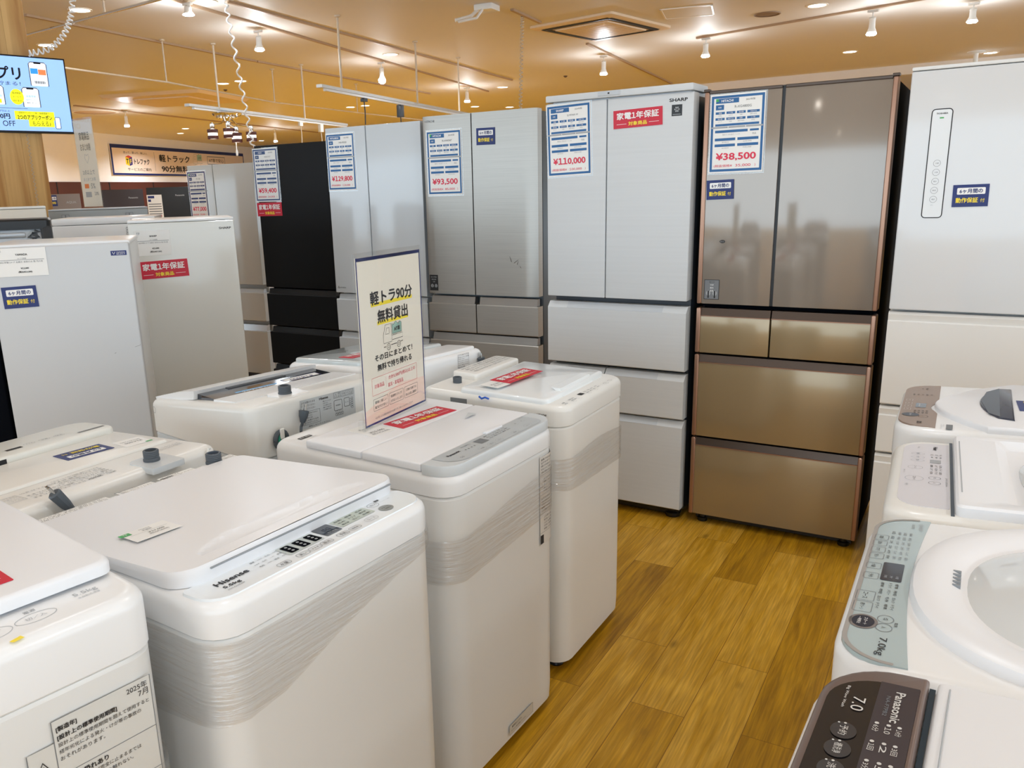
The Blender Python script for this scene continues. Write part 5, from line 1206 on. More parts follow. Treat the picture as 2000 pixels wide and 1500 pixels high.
# ---------------------------------------------------------------- upright acrylic sign on W3
def sign_board(name, loc, yaw, wd, ht, label, cat, fill):
    T = empty(name, label, cat, loc, yaw)
    b = M(); b.box(-wd/2, wd/2, -0.0035, -0.0015, 0.0, ht, 0.0006, 1); b.box(-wd/2, wd/2, 0.0015, 0.0035, 0.0, ht, 0.0006, 1); b.box(-wd/2, wd/2, -0.0035, 0.0035, -0.002, 0.001)
    b.build('acrylic_holder', CLEAR, T)
    b = M(); b.box(-wd/2+0.008, wd/2-0.008, -0.0009, 0.0009, 0.006, ht-0.012); sh = b.build('sheet', CREAM, T, smooth=False)
    s = Sheet((0, -0.0009, 0), (1, 0, 0), (0, 0, 1), 0.0003); fill(s, wd, ht); s.build('printing', sh)
    return T
def truck(s, cx, cz, w, ink, box):
    """line drawing of a small flat-bed truck"""
    k = w/0.17; t_ = 0.0022*k
    X = lambda v: cx+v*k
    Z = lambda v: cz+v*k
    s.loop([(X(-0.085), Z(-0.035)), (X(-0.085), Z(0.005)), (X(-0.065), Z(0.05)), (X(-0.015), Z(0.05)), (X(-0.015), Z(-0.035))], t_, ink, 2)
    s.loop([(X(-0.066), Z(0.006)), (X(-0.056), Z(0.034)), (X(-0.034), Z(0.034)), (X(-0.034), Z(0.006))], t_, ink, 2)
    s.poly([(X(-0.008), Z(0.0)), (X(0.075), Z(0.0)), (X(0.075), Z(0.045)), (X(0.06), Z(0.052)), (X(0.045), Z(0.042)), (X(0.025), Z(0.056)), (X(0.005), Z(0.042)), (X(-0.008), Z(0.05))], box, 2)
    s.loop([(X(-0.008), Z(0.0)), (X(0.075), Z(0.0)), (X(0.075), Z(0.045)), (X(0.06), Z(0.052)), (X(0.045), Z(0.042)), (X(0.025), Z(0.056)), (X(0.005), Z(0.042)), (X(-0.008), Z(0.05))], t_*0.8, ink, 3)
    s.text('AT車', X(0.034), Z(0.021), ink, w=0.052*k, lay=4, bold=True)
    s.loop([(X(-0.010), Z(-0.028)), (X(0.083), Z(-0.028)), (X(0.083), Z(-0.006)), (X(-0.010), Z(-0.006))], t_, ink, 2)
    s.line([(X(-0.085), Z(-0.052)), (X(-0.066), Z(-0.052))], t_*1.4, ink, 2).line([(X(-0.022), Z(-0.05)), (X(0.028), Z(-0.05))], t_*1.4, ink, 2).line([(X(0.064), Z(-0.048)), (X(0.083), Z(-0.046))], t_*1.4, ink, 2)
    for wx in (-0.044, 0.046): s.ring(X(wx), Z(-0.056), 0.015*k, 0.015*k, t_, ink, 2).ring(X(wx), Z(-0.056), 0.006*k, 0.006*k, t_*0.8, ink, 2)
def fill_sign(s, w, h):
    a, b2 = -w/2+0.008, w/2-0.008; z0, z1 = 0.006, h-0.012
    s.poly([(a, z0), (b2, z0), (b2, z0+0.075), (0.02, z0+0.085), (a, z0+0.04)], PEACH, 1)
    s.rect(a, z1-0.009, b2, z1, NAVY, 2).rect(a, z0, b2, z0+0.005, NAVY, 2).rect(a, z0, a+0.004, z1, NAVY, 2).rect(b2-0.004, z0, b2, z1, NAVY, 2)
    Z = lambda f: z0+(z1-z0)*f
    s.rect(-0.098, Z(0.755)-0.0215, 0.104, Z(0.755)-0.012, YEL, 1).rect(-0.073, Z(0.64)-0.0215, 0.080, Z(0.64)-0.012, YEL, 1)
    s.text('軽トラ90分', 0.003, Z(0.755), INK, w=0.206, h=0.036, lay=2, bold=True).text('無料貸出', 0.004, Z(0.64), INK, w=0.150, h=0.036, lay=2, bold=True)
    truck(s, 0.0, Z(0.515), 0.096, INK, MINT)
    s.text('その日にまとめて！', 0.0, Z(0.395), INK, w=0.188, h=0.0165, bold=True).text('無料で持ち帰れる', 0.002, Z(0.335), INK, w=0.172, h=0.0185, bold=True)
    s.frame(-0.114, Z(0.175), 0.112, Z(0.283), 0.0010, PINKINK, 2).text('対象商品', -0.080, Z(0.228), REDINK, w=0.046, h=0.0115).rect(-0.048, Z(0.20), -0.0475, Z(0.265), PINKINK, 2)
    s.text('合計5,500円(税込)以上の', 0.034, Z(0.252), REDINK, w=0.138, h=0.012).text('家具・家電製品', 0.0, Z(0.208), REDINK, w=0.076, h=0.0115)
    for k, (t1, t2) in enumerate((('環境に優しい', '電気代が安い'), ('軽自動車をスタッフが', 'お手伝いいたします'), ('１日無料で試乗できる', '安心お試し期間付'))):
        x = -0.112+k*0.077; s.frame(x, Z(0.08), x+0.070, Z(0.152), 0.0008, INK, 2, r=0.002).text(t1, x+0.035, Z(0.13), INK, w=0.056, h=0.0075).text(t2, x+0.035, Z(0.10), INK, w=0.058, h=0.0075)
    s.text('※お貸しには運転免許証が必要です。詳しくはスタッフまで', -0.012, Z(0.035), GREYINK, w=0.19, h=0.006)
T = sign_board('acrylic_sign', (-1.351, 1.740, 0.883), 95.0, 0.325, 0.452, 'clear acrylic sign with cream sheet and truck drawing, standing on a washing machine', 'sign', fill_sign)
b = M(); b.box(-0.172, -0.155, -0.010, 0.010, 0.002, 0.032, 0.003, 2); b.build('foot_clip', CLEAR, T)
b = M(); b.box(0.13, 0.147, -0.010, 0.010, 0.002, 0.032, 0.003, 2); b.build('foot_clip', CLEAR, T)
def fill_poster(s, w, h):
    s.text('家電製品', 0, h*0.80, INK, w=w*0.5, h=0.05).text('おまとめ割', 0, h*0.68, INK, w=w*0.5, h=0.045)
    s.loop([(0.0, h*0.50), (0.025, h*0.56), (0.018, h*0.60), (0.0, h*0.585), (-0.018, h*0.60), (-0.025, h*0.56)], 0.003, LIGHTINK, 1)
    s.text('2点以上で', 0, h*0.40, GREYINK, w=w*0.6).text('まとめてお得', 0, h*0.32, LIGHTINK, w=w*0.6)
    s.rect(-0.07, h*0.22, -0.02, h*0.27, ORANGE, 1).text('5%', 0.03, h*0.245, GREYINK, w=0.05).text('10%', 0.06, h*0.16, GREYINK, w=0.05).rect(-0.07, h*0.12, 0.0, h*0.18, LIGHTINK, 1)
sign_board('poster', (-5.018, 3.375, 1.438), -4, 0.235, 0.555, 'narrow white upright poster standing on the grey refrigerator', 'poster', fill_poster)
# ---------------------------------------------------------------- pillar, screen, banner
PINE = wood_material('pale pine boards', (192, 140, 78), (236, 194, 128), (7, 7, 0.5))
b = M()
for k in range(5):
    y = 2.66+k*0.15; b.box(-6.15, -5.53, y, y+0.149, 0, H, 0.001, 1)
tag(b.build('pillar', PINE), 'square pillar clad in pale pine boards behind the wall screen', 'pillar')
b = M(); pts = []
for k in range(260): a = k*0.9; pts.append((-5.522+0.006*math.cos(a), 3.30+0.006*math.sin(a), 1.95-k*0.0035))
b.tube(pts, 0.0022, 5); tag(b.build('curly_cord', PIPE), 'beige curly cord hanging down the pine pillar', 'cord')

def em(name, rgb, e=1.0): return mat(name, rgb, 0.5, emit=e, spec=0.2)
SCR = em('lit screen blue', (150, 190, 246), 0.75)
T = empty('wall_screen', 'flat screen showing a light blue advert, mounted on the pine pillar', 'screen', (-5.421, 3.580, 1.925), 78)
TW, TH = 0.90, 0.478
b = M(); b.box(-TW, 0, 0.0, 0.035, 0, TH, 0.004, 2); b.box(-TW*0.8, -0.2, 0.035, 0.06, 0.08, TH-0.1, 0.004, 1); b.build('housing', BLACK, T)
b = M(); b.box(-0.62, -0.45, 0.058, 0.13, 0.15, 0.32, 0.004, 1); b.build('wall_bracket', SIDE, T)
b = M(); b.box(-TW+0.010, -0.010, -0.0012, 0.0, 0.014, TH-0.010); pnl = b.build('panel', SCR, T, smooth=False)
s = Sheet((0, -0.0012, 0), (1, 0, 0), (0, 0, 1))
EI, EW, EY, EB, EO = em('lit ink', (24, 24, 28), 0.5), em('lit white', (238, 244, 252), 0.7), em('lit yellow', (236, 234, 40), 0.7), em('lit azure', (60, 150, 236), 0.7), em('lit orange', (230, 130, 80), 0.7)
F = lambda f: TH*(1-f)
s.text('公式アプリ', -0.50, F(0.235), EI, w=0.42, h=0.085, bold=True).text('使って 貯まる！', -0.44, F(0.365), EI, w=0.28, h=0.024)
def phone(x0, x1, f0, f1):
    s.rrect(x0, F(f1), x1, F(f0), 0.012, EW, 1).loop([(x0, F(f1)), (x0, F(f0)-0.012), (x0+0.012, F(f0)), (x1-0.012, F(f0)), (x1, F(f0)-0.012), (x1, F(f1))], 0.0045, EI, 3, False)
    s.rrect((x0+x1)/2-0.022, F(f0)-0.010, (x0+x1)/2+0.022, F(f0)-0.001, 0.003, EI, 4)
phone(-0.235, -0.125, 0.075, 0.38); s.rect(-0.228, F(0.225), -0.182, F(0.155), EB, 2).rect(-0.180, F(0.235), -0.132, F(0.165), EO, 2)
for k in range(14): s.rect(-0.212+k*0.005, F(0.35), -0.210+k*0.005+(k % 3)*0.0008, F(0.315), EI, 2)
s.text('ポイント', -0.19, F(0.27), EY, w=0.04)
phone(-0.300, -0.196, 0.41, 0.66); s.text('会員登録', -0.248, F(0.52), EB, w=0.06).text('500円クーポン', -0.248, F(0.565), EB, w=0.07).text('獲得しました', -0.248, F(0.605), EI, w=0.06)
phone(-0.50, -0.41, 0.40, 0.64); s.text('お得', -0.44, F(0.53), EB, w=0.03).rect(-0.47, F(0.62), -0.43, F(0.57), EY, 2)
s.disc(-0.335, F(0.535), 0.042, 0.048, EY, 4, 28)
for k, tx in enumerate(('電池保証', 'メールで', '付けます')): s.text(tx, -0.335, F(0.485+0.05*k), EI, w=0.052, lay=5)
s.rect(-0.52, F(0.685), -0.28, F(0.68), EI, 1)
s.text('税込30,000円以上', -0.47, F(0.72), EI, w=0.16, h=0.014).text('3,000円', -0.46, F(0.79), EI, w=0.13, h=0.034, bold=True).text('OFF', -0.407, F(0.88), EI, w=0.075, h=0.034)
s.rect(-0.365, F(0.825), -0.118, F(0.715), EY, 1).rect(-0.285, F(0.915), -0.125, F(0.82), EY, 1)
s.text('初回ダウンロード後、会員登録で', -0.245, F(0.737), EI, w=0.19, h=0.013).text('2つのアプリクーポン', -0.242, F(0.792), EI, w=0.215, h=0.030, bold=True).text('もらえる♪', -0.205, F(0.872), EI, w=0.115, h=0.030)
s.loop(rr(-0.118, -0.085, F(0.935), F(0.785), 0.006, 3), 0.003, EI, 3).rrect(-0.115, F(0.93), -0.088, F(0.79), 0.005, EW, 2)
s.build('advert', pnl)

T = empty('banner', 'long wall banner with a navy border and a small cube logo', 'banner', tuple(on_wall(0.5, 2.105, 0.03)), math.degrees(math.atan2(WD.y, WD.x)))
BW, BH = 7.45, 0.76
b = M(); b.box(0, BW, -0.012, 0.006, 0, BH); sh = b.build('sheet', mat('blush banner cloth', (246, 226, 210), 0.6), T, smooth=False)
s = Sheet((0, -0.012, 0), (1, 0, 0), (0, 0, 1), 0.002)
s.rect(0, BH-0.09, BW, BH, NAVY, 1).rect(0, 0, BW, 0.05, NAVY, 1).rect(0, 0.05, 0.07, BH-0.09, NAVY, 1).rect(BW-0.05, 0.05, BW, BH-0.09, NAVY, 1)
s.text('売って、買って、楽しい。', 1.10, 0.57, INK, w=1.1, h=0.06)
cx, cz = 0.78, 0.36; s.poly([(cx-0.16, cz-0.09), (cx+0.0, cz-0.13), (cx+0.0, cz+0.07), (cx-0.16, cz+0.10)], mat('cube yellow', (244, 210, 40), 0.5), 1).poly([(cx, cz-0.13), (cx+0.14, cz-0.09), (cx+0.14, cz+0.10), (cx, cz+0.07)], mat('cube indigo', (58, 54, 130), 0.5), 1).poly([(cx-0.16, cz+0.10), (cx, cz+0.07), (cx+0.14, cz+0.10), (cx-0.02, cz+0.14)], mat('cube red', (214, 70, 50), 0.5), 1)
s.text('T', cx-0.08, cz-0.01, INK, h=0.12, bold=True).text('F', cx+0.07, cz-0.01, YEL, h=0.12, bold=True).text('トレファク', 1.36, 0.35, INK, w=0.72, h=0.15, bold=True).text('サービスのご案内', 1.22, 0.15, INK, w=1.10, h=0.08)
s.rect(1.99, 0.12, 2.0, 0.62, GREYINK, 1)
s.text('軽トラック', 3.05, 0.47, INK, w=1.65, h=0.20, bold=True).text('90分無料貸出', 3.40, 0.19, INK, w=2.2, h=0.19, bold=True)
truck(s, 4.36, 0.47, 0.55, mat('sage ink', (140, 160, 130), 0.5), MINT)
s.frame(4.95, 0.36, 6.10, 0.60, 0.02, GREYINK, 1).text('AT車で安心', 5.52, 0.48, INK, w=0.95, h=0.12)
s.build('printing', sh)

# ---------------------------------------------------------------- ceiling fittings
EMIT = mat('glowing lens', (255, 246, 232), 0.5, emit=14.0)
EMITC = mat('glowing cool lens', (240, 248, 255), 0.5, emit=22.0)
TRIM = mat('downlight trim', (246, 236, 222), 0.4)
def add_light(name, kind, parent, loc, energy, col, size=0.16, spot=None, rot=(0, 0, 0)):
    l = bpy.data.lights.new(name, kind); l.energy = energy; l.color = col
    if kind == 'AREA': l.shape = 'DISK'; l.size = size; l.spread = R(150)
    if kind == 'POINT': l.shadow_soft_size = 0.05
    if kind == 'SPOT': l.spot_size = R(spot); l.spot_blend = 0.6; l.shadow_soft_size = size
    o = bpy.data.objects.new(name, l); C.objects.link(o); o.parent = parent; o.location = loc; o.rotation_euler = rot
    return o
def downlight(x, y, label, group=None, k=None):
    T = empty('downlight', label, 'ceiling light', (x, y, H), 0, group)
    b = M(); b.lathe([(0.102, 0.0), (0.102, -0.005), (0.096, -0.008), (0.084, -0.007), (0.080, -0.001)], (0, 0, 0), 28, cap0=False, cap1=False); b.build('trim_ring', TRIM, T)
    b = M(); b.lathe([(0.081, -0.002), (0.05, -0.0035), (0.001, -0.004)], (0, 0, 0), 28, cap0=False); b.build('lens', EMIT, T)
    add_light('lamp', 'AREA', T, (0, 0, -0.02), DOWNLIGHT_W*(k or (6.0 if math.hypot(x, y) > 10.5 else 1.0)), (0.93, 1.0, 1.06))
    return T
vis = [(-7.03, 4.86, 'round ceiling downlight above the bright hanging rail near the pillar'), (-5.98, 5.35, 'round ceiling downlight at the top edge, left of the white coiled cord'), (-8.81, 5.64, 'round ceiling downlight just behind the top of the wall screen'),
       (-9.98, 9.10, 'left one of two close downlights near the white coiled cord'), (-9.60, 9.09, 'right one of two close downlights behind the white coiled cord'), (-6.56, 8.70, 'round downlight above the bulb spotlight over the long rails'),
       (-11.05, 13.27, 'left one of two close downlights under the long silver rail'), (-10.68, 13.27, 'right one of two close downlights under the long silver rail'), (-7.30, 12.72, 'round downlight above the stainless refrigerator'),
       (-1.78, 9.25, 'round downlight right of the grey ceiling speaker'), (-2.02, 12.86, 'round downlight above the taupe brown refrigerator'), (-12.55, 9.49, 'round downlight below the faint ceiling cassette'),
       (-16.92, 14.11, 'round downlight above the far wall banner'), (-0.45, 14.51, 'round downlight above the glossy white refrigerator'), (-9.38, 15.19, 'small far downlight beyond the end of the silver rail'), (-8.96, 15.88, 'small far downlight near the slatted wood panel')]
for v in vis: downlight(*v)
for x, y, lab in ((-15.2, 7.4, 'added far downlight left above the wall banner, behind the wall screen'), (-16.6, 10.8, 'added far downlight close to the wall above the banner logo'), (-18.2, 15.0, 'added far downlight close to the wall above the banner truck'), (-14.0, 15.2, 'added far downlight above the matte black refrigerator'), (-19.4, 19.0, 'added far downlight near the right end of the wall banner')):
    downlight(x, y, lab, None, 11.0)  # extra lamps added to brighten the dim far wall
# unseen extra downlights, added over the near aisles to light the lower fronts
for x, y, k in ((-4.2, 1.6, 0.6), (-2.2, 1.6, 0.35), (-0.55, 0.7, 0.8), (1.8, 1.6, 2.4), (-4.2, -1.0, 1.2), (-1.8, -1.0, 1.0), (0.8, -1.0, 1.8), (3.4, -1.0, 3.0), (3.6, 2.6, 2.6), (-5.6, 3.6, 1.0), (-3.0, 2.9, 0.8), (-0.6, 2.5, 1.0), (1.4, 4.6, 1.0), (3.8, 6.4, 1.0), (0.8, 7.6, 1.0), (-1.4, -4.0, 2.6), (2.2, -4.0, 2.6), (-4.8, -4.0, 2.6)):
    downlight(x, y, 'unseen round ceiling downlight added over the near aisles', 'added downlights over the near aisles', k)
def spotlight(x, y, z, label, bulb=False, lit=True, aim=(0, 0, 0)):
    T = empty('track_spotlight', label, 'spotlight', (x, y, H-0.02), 0)
    dz = z-(H-0.02)
    b = M(); b.box(-0.05, 0.05, -0.016, 0.016, -0.022, 0.0, 0.003, 1); b.build('adapter', WHITE2, T)
    b = M(); b.tube([(0, 0, -0.02), (0, 0, dz*0.30)], 0.007, 8); b.tube([(-0.028, 0, dz*0.30), (-0.028, 0, dz*0.45)], 0.004, 6); b.tube([(0.028, 0, dz*0.30), (0.028, 0, dz*0.45)], 0.004, 6); b.tube([(-0.028, 0, dz*0.30), (0.028, 0, dz*0.30)], 0.004, 6); b.build('arm', WHITE2, T)
    b = M(); b.lathe([(0.02, dz*0.33), (0.028, dz*0.36), (0.030, dz*0.75), (0.042, dz*0.88), (0.046, dz*0.94), (0.042, dz*0.94)], (0, 0, 0), 16); b.build('lamp_holder', WHITE2, T)
    b = M()
    if bulb: b.lathe([(0.030, dz*0.88), (0.048, dz*0.98), (0.044, dz*1.12), (0.024, dz*1.2), (0.001, dz*1.22)], (0, 0, 0), 16)
    else: b.lathe([(0.040, dz*0.93), (0.046, dz*0.98), (0.050, dz*1.02), (0.040, dz*1.07), (0.001, dz*1.08)], (0, 0, 0), 16)
    b.build('bulb', EMITC, T)
    add_light('lamp', 'POINT', T, (0, 0, dz*1.12-0.03), SPOT_W, (0.86, 0.97, 1.06))
    return T
for a in ((-6.05, 5.21, 2.985, 'spotlight at the top left, nearest the wall screen'), (-6.52, 6.47, 2.90, 'spotlight right of the white coiled cord'), (-6.95, 9.01, 2.865, 'bare bulb spotlight with a curly wire, above the white glass refrigerator', True), (-7.64, 12.14, 2.865, 'spotlight above the stainless refrigerator'),
          (-4.58, 10.59, 2.86, 'spotlight below the air conditioning cassette'), (-3.15, 10.21, 2.885, 'first spotlight on the right ceiling track, right of the cassette'), (-1.35, 9.78, 2.86, 'middle spotlight on the right ceiling track, above the taupe brown refrigerator'), (-0.5, 10.08, 2.91, 'spotlight at the top right, above the glossy white refrigerator'),
          (-14.08, 10.39, 2.82, 'far spotlight above the wall banner'), (-15.64, 15.8, 2.785, 'far spotlight just above the matte black refrigerator')): spotlight(*a)

def track(a, b_, z, label, wdt=0.035, hgt=0.02, m_=None):
    A, B_ = Vector((a[0], a[1], 0)), Vector((b_[0], b_[1], 0)); dv = (B_-A).normalized(); n = Vector((-dv.y, dv.x, 0))*wdt/2
    g = M(); g.loft([[A+n, A-n, B_-n, B_+n], [p+Vector((0, 0, hgt)) for p in (A+n, A-n, B_-n, B_+n)]])
    for v in g.bm.verts: v.co.z += z
    o = g.build('lighting_track', m_ or TRK, smooth=False); tag(o, label, 'track'); return o
TRK = mat('beige ceiling track', (176, 146, 116), 0.5)
track((-7.52, 4.65), (-8.05, 7.91), H-0.02, 'beige ceiling track left of the spotlights, from the pillar inward')
track((-8.05, 7.93), (-8.62, 12.5), H-0.02, 'beige ceiling track above the chrome cluster lamp')
track((-6.02, 4.80), (-7.75, 13.0), H-0.02, 'ceiling track carrying the spotlights at the upper left', 0.03)
track((-5.81, 5.45), (-6.69, 11.95), H-0.02, 'ceiling track next to the white coiled cord', 0.03)
track((-4.12, 7.38), (-4.21, 8.12), H-0.02, 'short ceiling track running into the cassette')
track((-4.39, 9.66), (-5.01, 14.43), H-0.02, 'ceiling track beyond the air conditioning cassette')
track((-3.26, 10.21), (-0.3, 9.45), H-0.02, 'ceiling track on the right carrying three spotlights')
track((-13.84, 9.21), (-16.03, 17.8), H-0.02, 'far ceiling track above the wall banner', 0.06)
# bright suspended rail at the top left and a thin suspended pipe farther in
def hung(name, pts, r, m_, rods, label, square=False):
    T = empty(name, label, 'rail', pts[0], 0); o0 = Vector(pts[0]); g = M()
    if square:
        A, B_ = Vector((0, 0, 0)), Vector(pts[-1])-o0; dv = B_.normalized(); n = Vector((-dv.y, dv.x, 0))
        g.loft([[A+n*x+Vector((0, 0, z)) for x, z in ((-r, 0), (r, 0), (r, 0.028), (-r, 0.028))], [B_+n*x+Vector((0, 0, z)) for x, z in ((-r, 0), (r, 0), (r, 0.028), (-r, 0.028))]])
        g.mat(1).loft([[A+dv*0.1+n*x+Vector((0, 0, z)) for x, z in ((-r*0.55, -0.022), (r*0.55, -0.022), (r*0.55, 0), (-r*0.55, 0))], [B_+n*x+Vector((0, 0, z)) for x, z in ((-r*0.55, -0.022), (r*0.55, -0.022), (r*0.55, 0), (-r*0.55, 0))]])
    else: g.tube([Vector(p)-o0 for p in pts], r, 8)
    g.build('rail', [m_, WHITE], T)
    for x, y, z in rods:
        q = M(); q.tube([Vector((x, y, z))-o0, Vector((x, y, H))-o0], 0.011 if square else 0.008, 8); q.lathe([(0.03, H-o0.z), (0.03, H-0.012-o0.z), (0.013, H-0.02-o0.z)], (x-o0.x, y-o0.y, 0), 12); q.build('hanger_rod', PIPE, T)
    return T
hung('hanging_rail', [(-8.32, 4.85, 2.98), (-5.91, 4.68, 2.98), (-4.2, 4.56, 2.98)], 0.013, CHROME, [(-6.5, 4.72, 2.98)], 'bright steel pipe hung under the ceiling at the top left corner')
hung('hanging_rail', [(-7.40, 4.60, 2.68), (-7.51, 4.97, 2.68), (-7.70, 6.24, 2.68), (-8.43, 8.56, 2.68), (-8.69, 10.60, 2.68), (-8.88, 12.69, 2.68)], 0.010, PIPE, [(-7.70, 6.24, 2.68), (-8.43, 8.56, 2.68), (-8.69, 10.6, 2.68)], 'thin ivory pipe hung across behind the white coiled cord')
hung('light_rail', [(-5.46, 6.13, 2.425), (-6.22, 10.0, 2.425)], 0.03, RAILM, [(-5.53, 6.53, 2.44), (-5.81, 8.17, 2.44), (-6.10, 9.5, 2.44)], 'long silver rail hung over the white glass refrigerator', True)
hung('light_rail', [(-7.42, 6.24, 2.415), (-8.18, 9.7, 2.415)], 0.03, RAILM, [(-7.50, 6.75, 2.43), (-7.90, 8.55, 2.43)], 'silver rail hung over the matte black refrigerator, with the cluster lamp', True)
# cluster lamp with four brown shades
T = empty('cluster_lamp', 'chrome ceiling lamp with four brown band shades under the silver rail', 'ceiling lamp', (-7.53, 6.88, 2.392), 0)
b = M(); b.lathe([(0.16, 0.0), (0.165, -0.012), (0.15, -0.03), (0.06, -0.045), (0.03, -0.09)], (0, 0, 0), 24)
for k in range(8): a = 2*PI*k/8; b.lathe([(0.001, -0.02), (0.022, -0.03), (0.024, -0.05), (0.001, -0.065)], (0.10*math.cos(a), 0.10*math.sin(a), 0), 10)
b.build('canopy', CHROME, T)
BRS = mat('brown band shade', (82, 40, 36), 0.4)
for dx, dy, dz in ((-0.115, -0.13, -0.225), (0.00, 0.0, -0.215), (0.06, 0.06, -0.265), (0.17, 0.18, -0.255)):
    b = M(); b.tube([(0, 0, -0.03), (dx*0.4, dy*0.4, dz*0.5), (dx, dy, dz+0.10), (dx, dy, dz+0.05)], 0.008, 8); b.lathe([(0.02, dz+0.05), (0.026, dz+0.06), (0.026, dz+0.11), (0.012, dz+0.125)], (dx, dy, 0), 12); ar = b.build('arm', CHROME, T)
    for z0 in (dz-0.055, dz+0.012):
        b = M(); b.lathe([(0.058, z0), (0.060, z0+0.003), (0.060, z0+0.035), (0.057, z0+0.038)], (dx, dy, 0), 20, cap0=False, cap1=False); b.build('shade_band', BRS, ar)
    b = M(); b.lathe([(0.052, dz-0.05), (0.053, dz+0.045), (0.03, dz+0.05)], (dx, dy, 0), 20); b.build('diffuser', mat('warm diffuser', (255, 244, 226), 0.5, emit=2.5), ar)
b = M(); b.tube([(0.05, 0.05, -0.30), (0.05, 0.05, -0.40)], 0.006, 6); b.lathe([(0.008, -0.40), (0.014, -0.42), (0.012, -0.46), (0.002, -0.47)], (0.05, 0.05, 0), 10); b.build('pull_cord', WHITE, T)
# rail plugs (small dark and white feed boxes under the rails)
for x, y, z, wx, hz, m_, lab in ((-5.785, 7.80, 2.401, 0.06, 0.13, SIDE, 'dark adapter box hanging under the long silver rail'), (-5.62, 6.97, 2.401, 0.05, 0.035, SIDE, 'small dark clip under the long silver rail, left of the adapter box'), (-8.02, 8.98, 2.392, 0.05, 0.10, WHITE2, 'white hook box under the silver rail above the black refrigerator'), (-7.91, 8.47, 2.392, 0.035, 0.05, WHITE2, 'small white clip under the silver rail above the black refrigerator')):
    T = empty('rail_adapter', lab, 'adapter', (x, y, z), 0)
    b = M(); b.box(-wx/2, wx/2, -0.03, 0.03, -hz, 0.0, 0.005, 2); b.build('housing', m_, T)
    b = M(); b.tube([(0, 0, -hz), (0.004, 0.002, -hz-0.10), (0.0, 0.0, -hz-0.22)], 0.006, 6); b.build('lead', m_ if m_ is SIDE else PIPE, T)
# coiled cords from the ceiling
def coil(ctrl, rad, turns, thick, m_, label):
    ctrl = [Vector(p) for p in ctrl]; L = [0.0]
    for a, b in zip(ctrl, ctrl[1:]): L.append(L[-1]+(b-a).length)
    def at(u):
        s = u*L[-1]; i = max(0, min(len(ctrl)-2, sum(1 for q in L[1:] if q < s))); f = (s-L[i])/(L[i+1]-L[i])
        p0, p1, p2, p3 = ctrl[max(i-1, 0)], ctrl[i], ctrl[i+1], ctrl[min(i+2, len(ctrl)-1)]
        return 0.5*((2*p1)+(p2-p0)*f+(2*p0-5*p1+4*p2-p3)*f*f+(3*p1-p0-3*p2+p3)*f**3)
    n = int(turns*12); pts = []
    for k in range(n+1):
        u = k/n; c = at(u); t = (at(min(1, u+0.01))-at(max(0, u-0.01))).normalized(); x = t.cross(Vector((0.3, 1, 0))).normalized(); y = t.cross(x); a = 2*PI*turns*u
        pts.append(c+x*rad*math.cos(a)+y*rad*math.sin(a))
    g = M(); g.tube(pts, thick, 6); return tag(g.build('coiled_cord', m_), label, 'cord')
coil([(-5.816, 5.42, H), (-5.735, 5.505, 1.90)], 0.017, 13, 0.0075, WHITE, 'white loosely coiled cord hanging in front of the silver rails')
coil([(-4.203, 7.731, H), (-4.236, 7.713, 2.05)], 0.014, 34, 0.006, PIPE, 'tightly coiled ivory cord hanging left of the white brushed refrigerator')
coil([(-5.21, 3.62, H), (-5.24, 3.58, 2.74), (-5.275, 3.53, 2.56), (-5.34, 3.44, 2.445), (-5.43, 3.34, 2.412)], 0.016, 30, 0.005, WHITE, 'white coiled cord curving down to the top of the wall screen')
# air conditioning cassette
T = empty('ceiling_cassette', 'square air conditioning cassette with dark louvre slots in the ceiling', 'air conditioner', (-3.84, 8.80, H), -9)
CX, CY = 0.50, 0.60
ACW = mat('beige cassette frame', (232, 208, 178), 0.4)
b = M(); b.loft([[(x, y, 0.0) for x, y in rr(-CX, CX, -CY, CY, 0.03, 3)], [(x, y, -0.022) for x, y in rr(-CX, CX, -CY, CY, 0.03, 3)], [(x, y, -0.034) for x, y in rr(-CX+0.03, CX-0.03, -CY+0.03, CY-0.03, 0.02, 3)]]); b.build('frame', ACW, T)
b = M(); b.box(-CX*0.64, CX*0.64, -CY*0.64, CY*0.64, -0.046, -0.030, 0.005, 2); gr = b.build('grille', ACW, T)
b = M()
for k in range(9): y = -CY*0.56+k*CY*0.14; b.box(-CX*0.56, CX*0.56, y-0.004, y+0.004, -0.0475, -0.045)
b.build('grille_slats', mat('tan slats', (206, 178, 144), 0.4), gr)
for q in ((-CX*0.80, CX*0.80, CY*0.70, CY*0.86), (-CX*0.80, CX*0.80, -CY*0.86, -CY*0.70), (CX*0.68, CX*0.86, -CY*0.80, CY*0.80), (-CX*0.86, -CX*0.68, -CY*0.80, CY*0.80)):
    b = M(); b.box(*q, -0.036, -0.032); lv = b.build('air_slot', DARK, T)
    xm, ym = (q[0]+q[1])/2, (q[2]+q[3])/2; hx, hy = (q[1]-q[0])/2*0.96, (q[3]-q[2])/2*0.96
    b = M(); b.box(xm-(hx if hx > hy else 0.008), xm+(hx if hx > hy else 0.008), ym-(hy if hy > hx else 0.008), ym+(hy if hy > hx else 0.008), -0.041, -0.035); b.build('louvre', mat('charcoal louvre', (60, 56, 52), 0.4), lv)
T = empty('ceiling_cassette', 'faint beige air conditioning cassette far off behind the white coiled cord', 'air conditioner', (-11.82, 9.75, H), 20)
b = M(); b.loft([[(x, y, 0.0) for x, y in rr(-0.9, 0.9, -0.85, 0.85, 0.05, 3)], [(x, y, -0.05) for x, y in rr(-0.86, 0.86, -0.81, 0.81, 0.05, 3)]]); b.build('frame', ACW, T)
b = M(); b.box(-0.5, 0.5, -0.5, 0.5, -0.07, -0.045, 0.006, 1); b.build('grille', ACW, T)
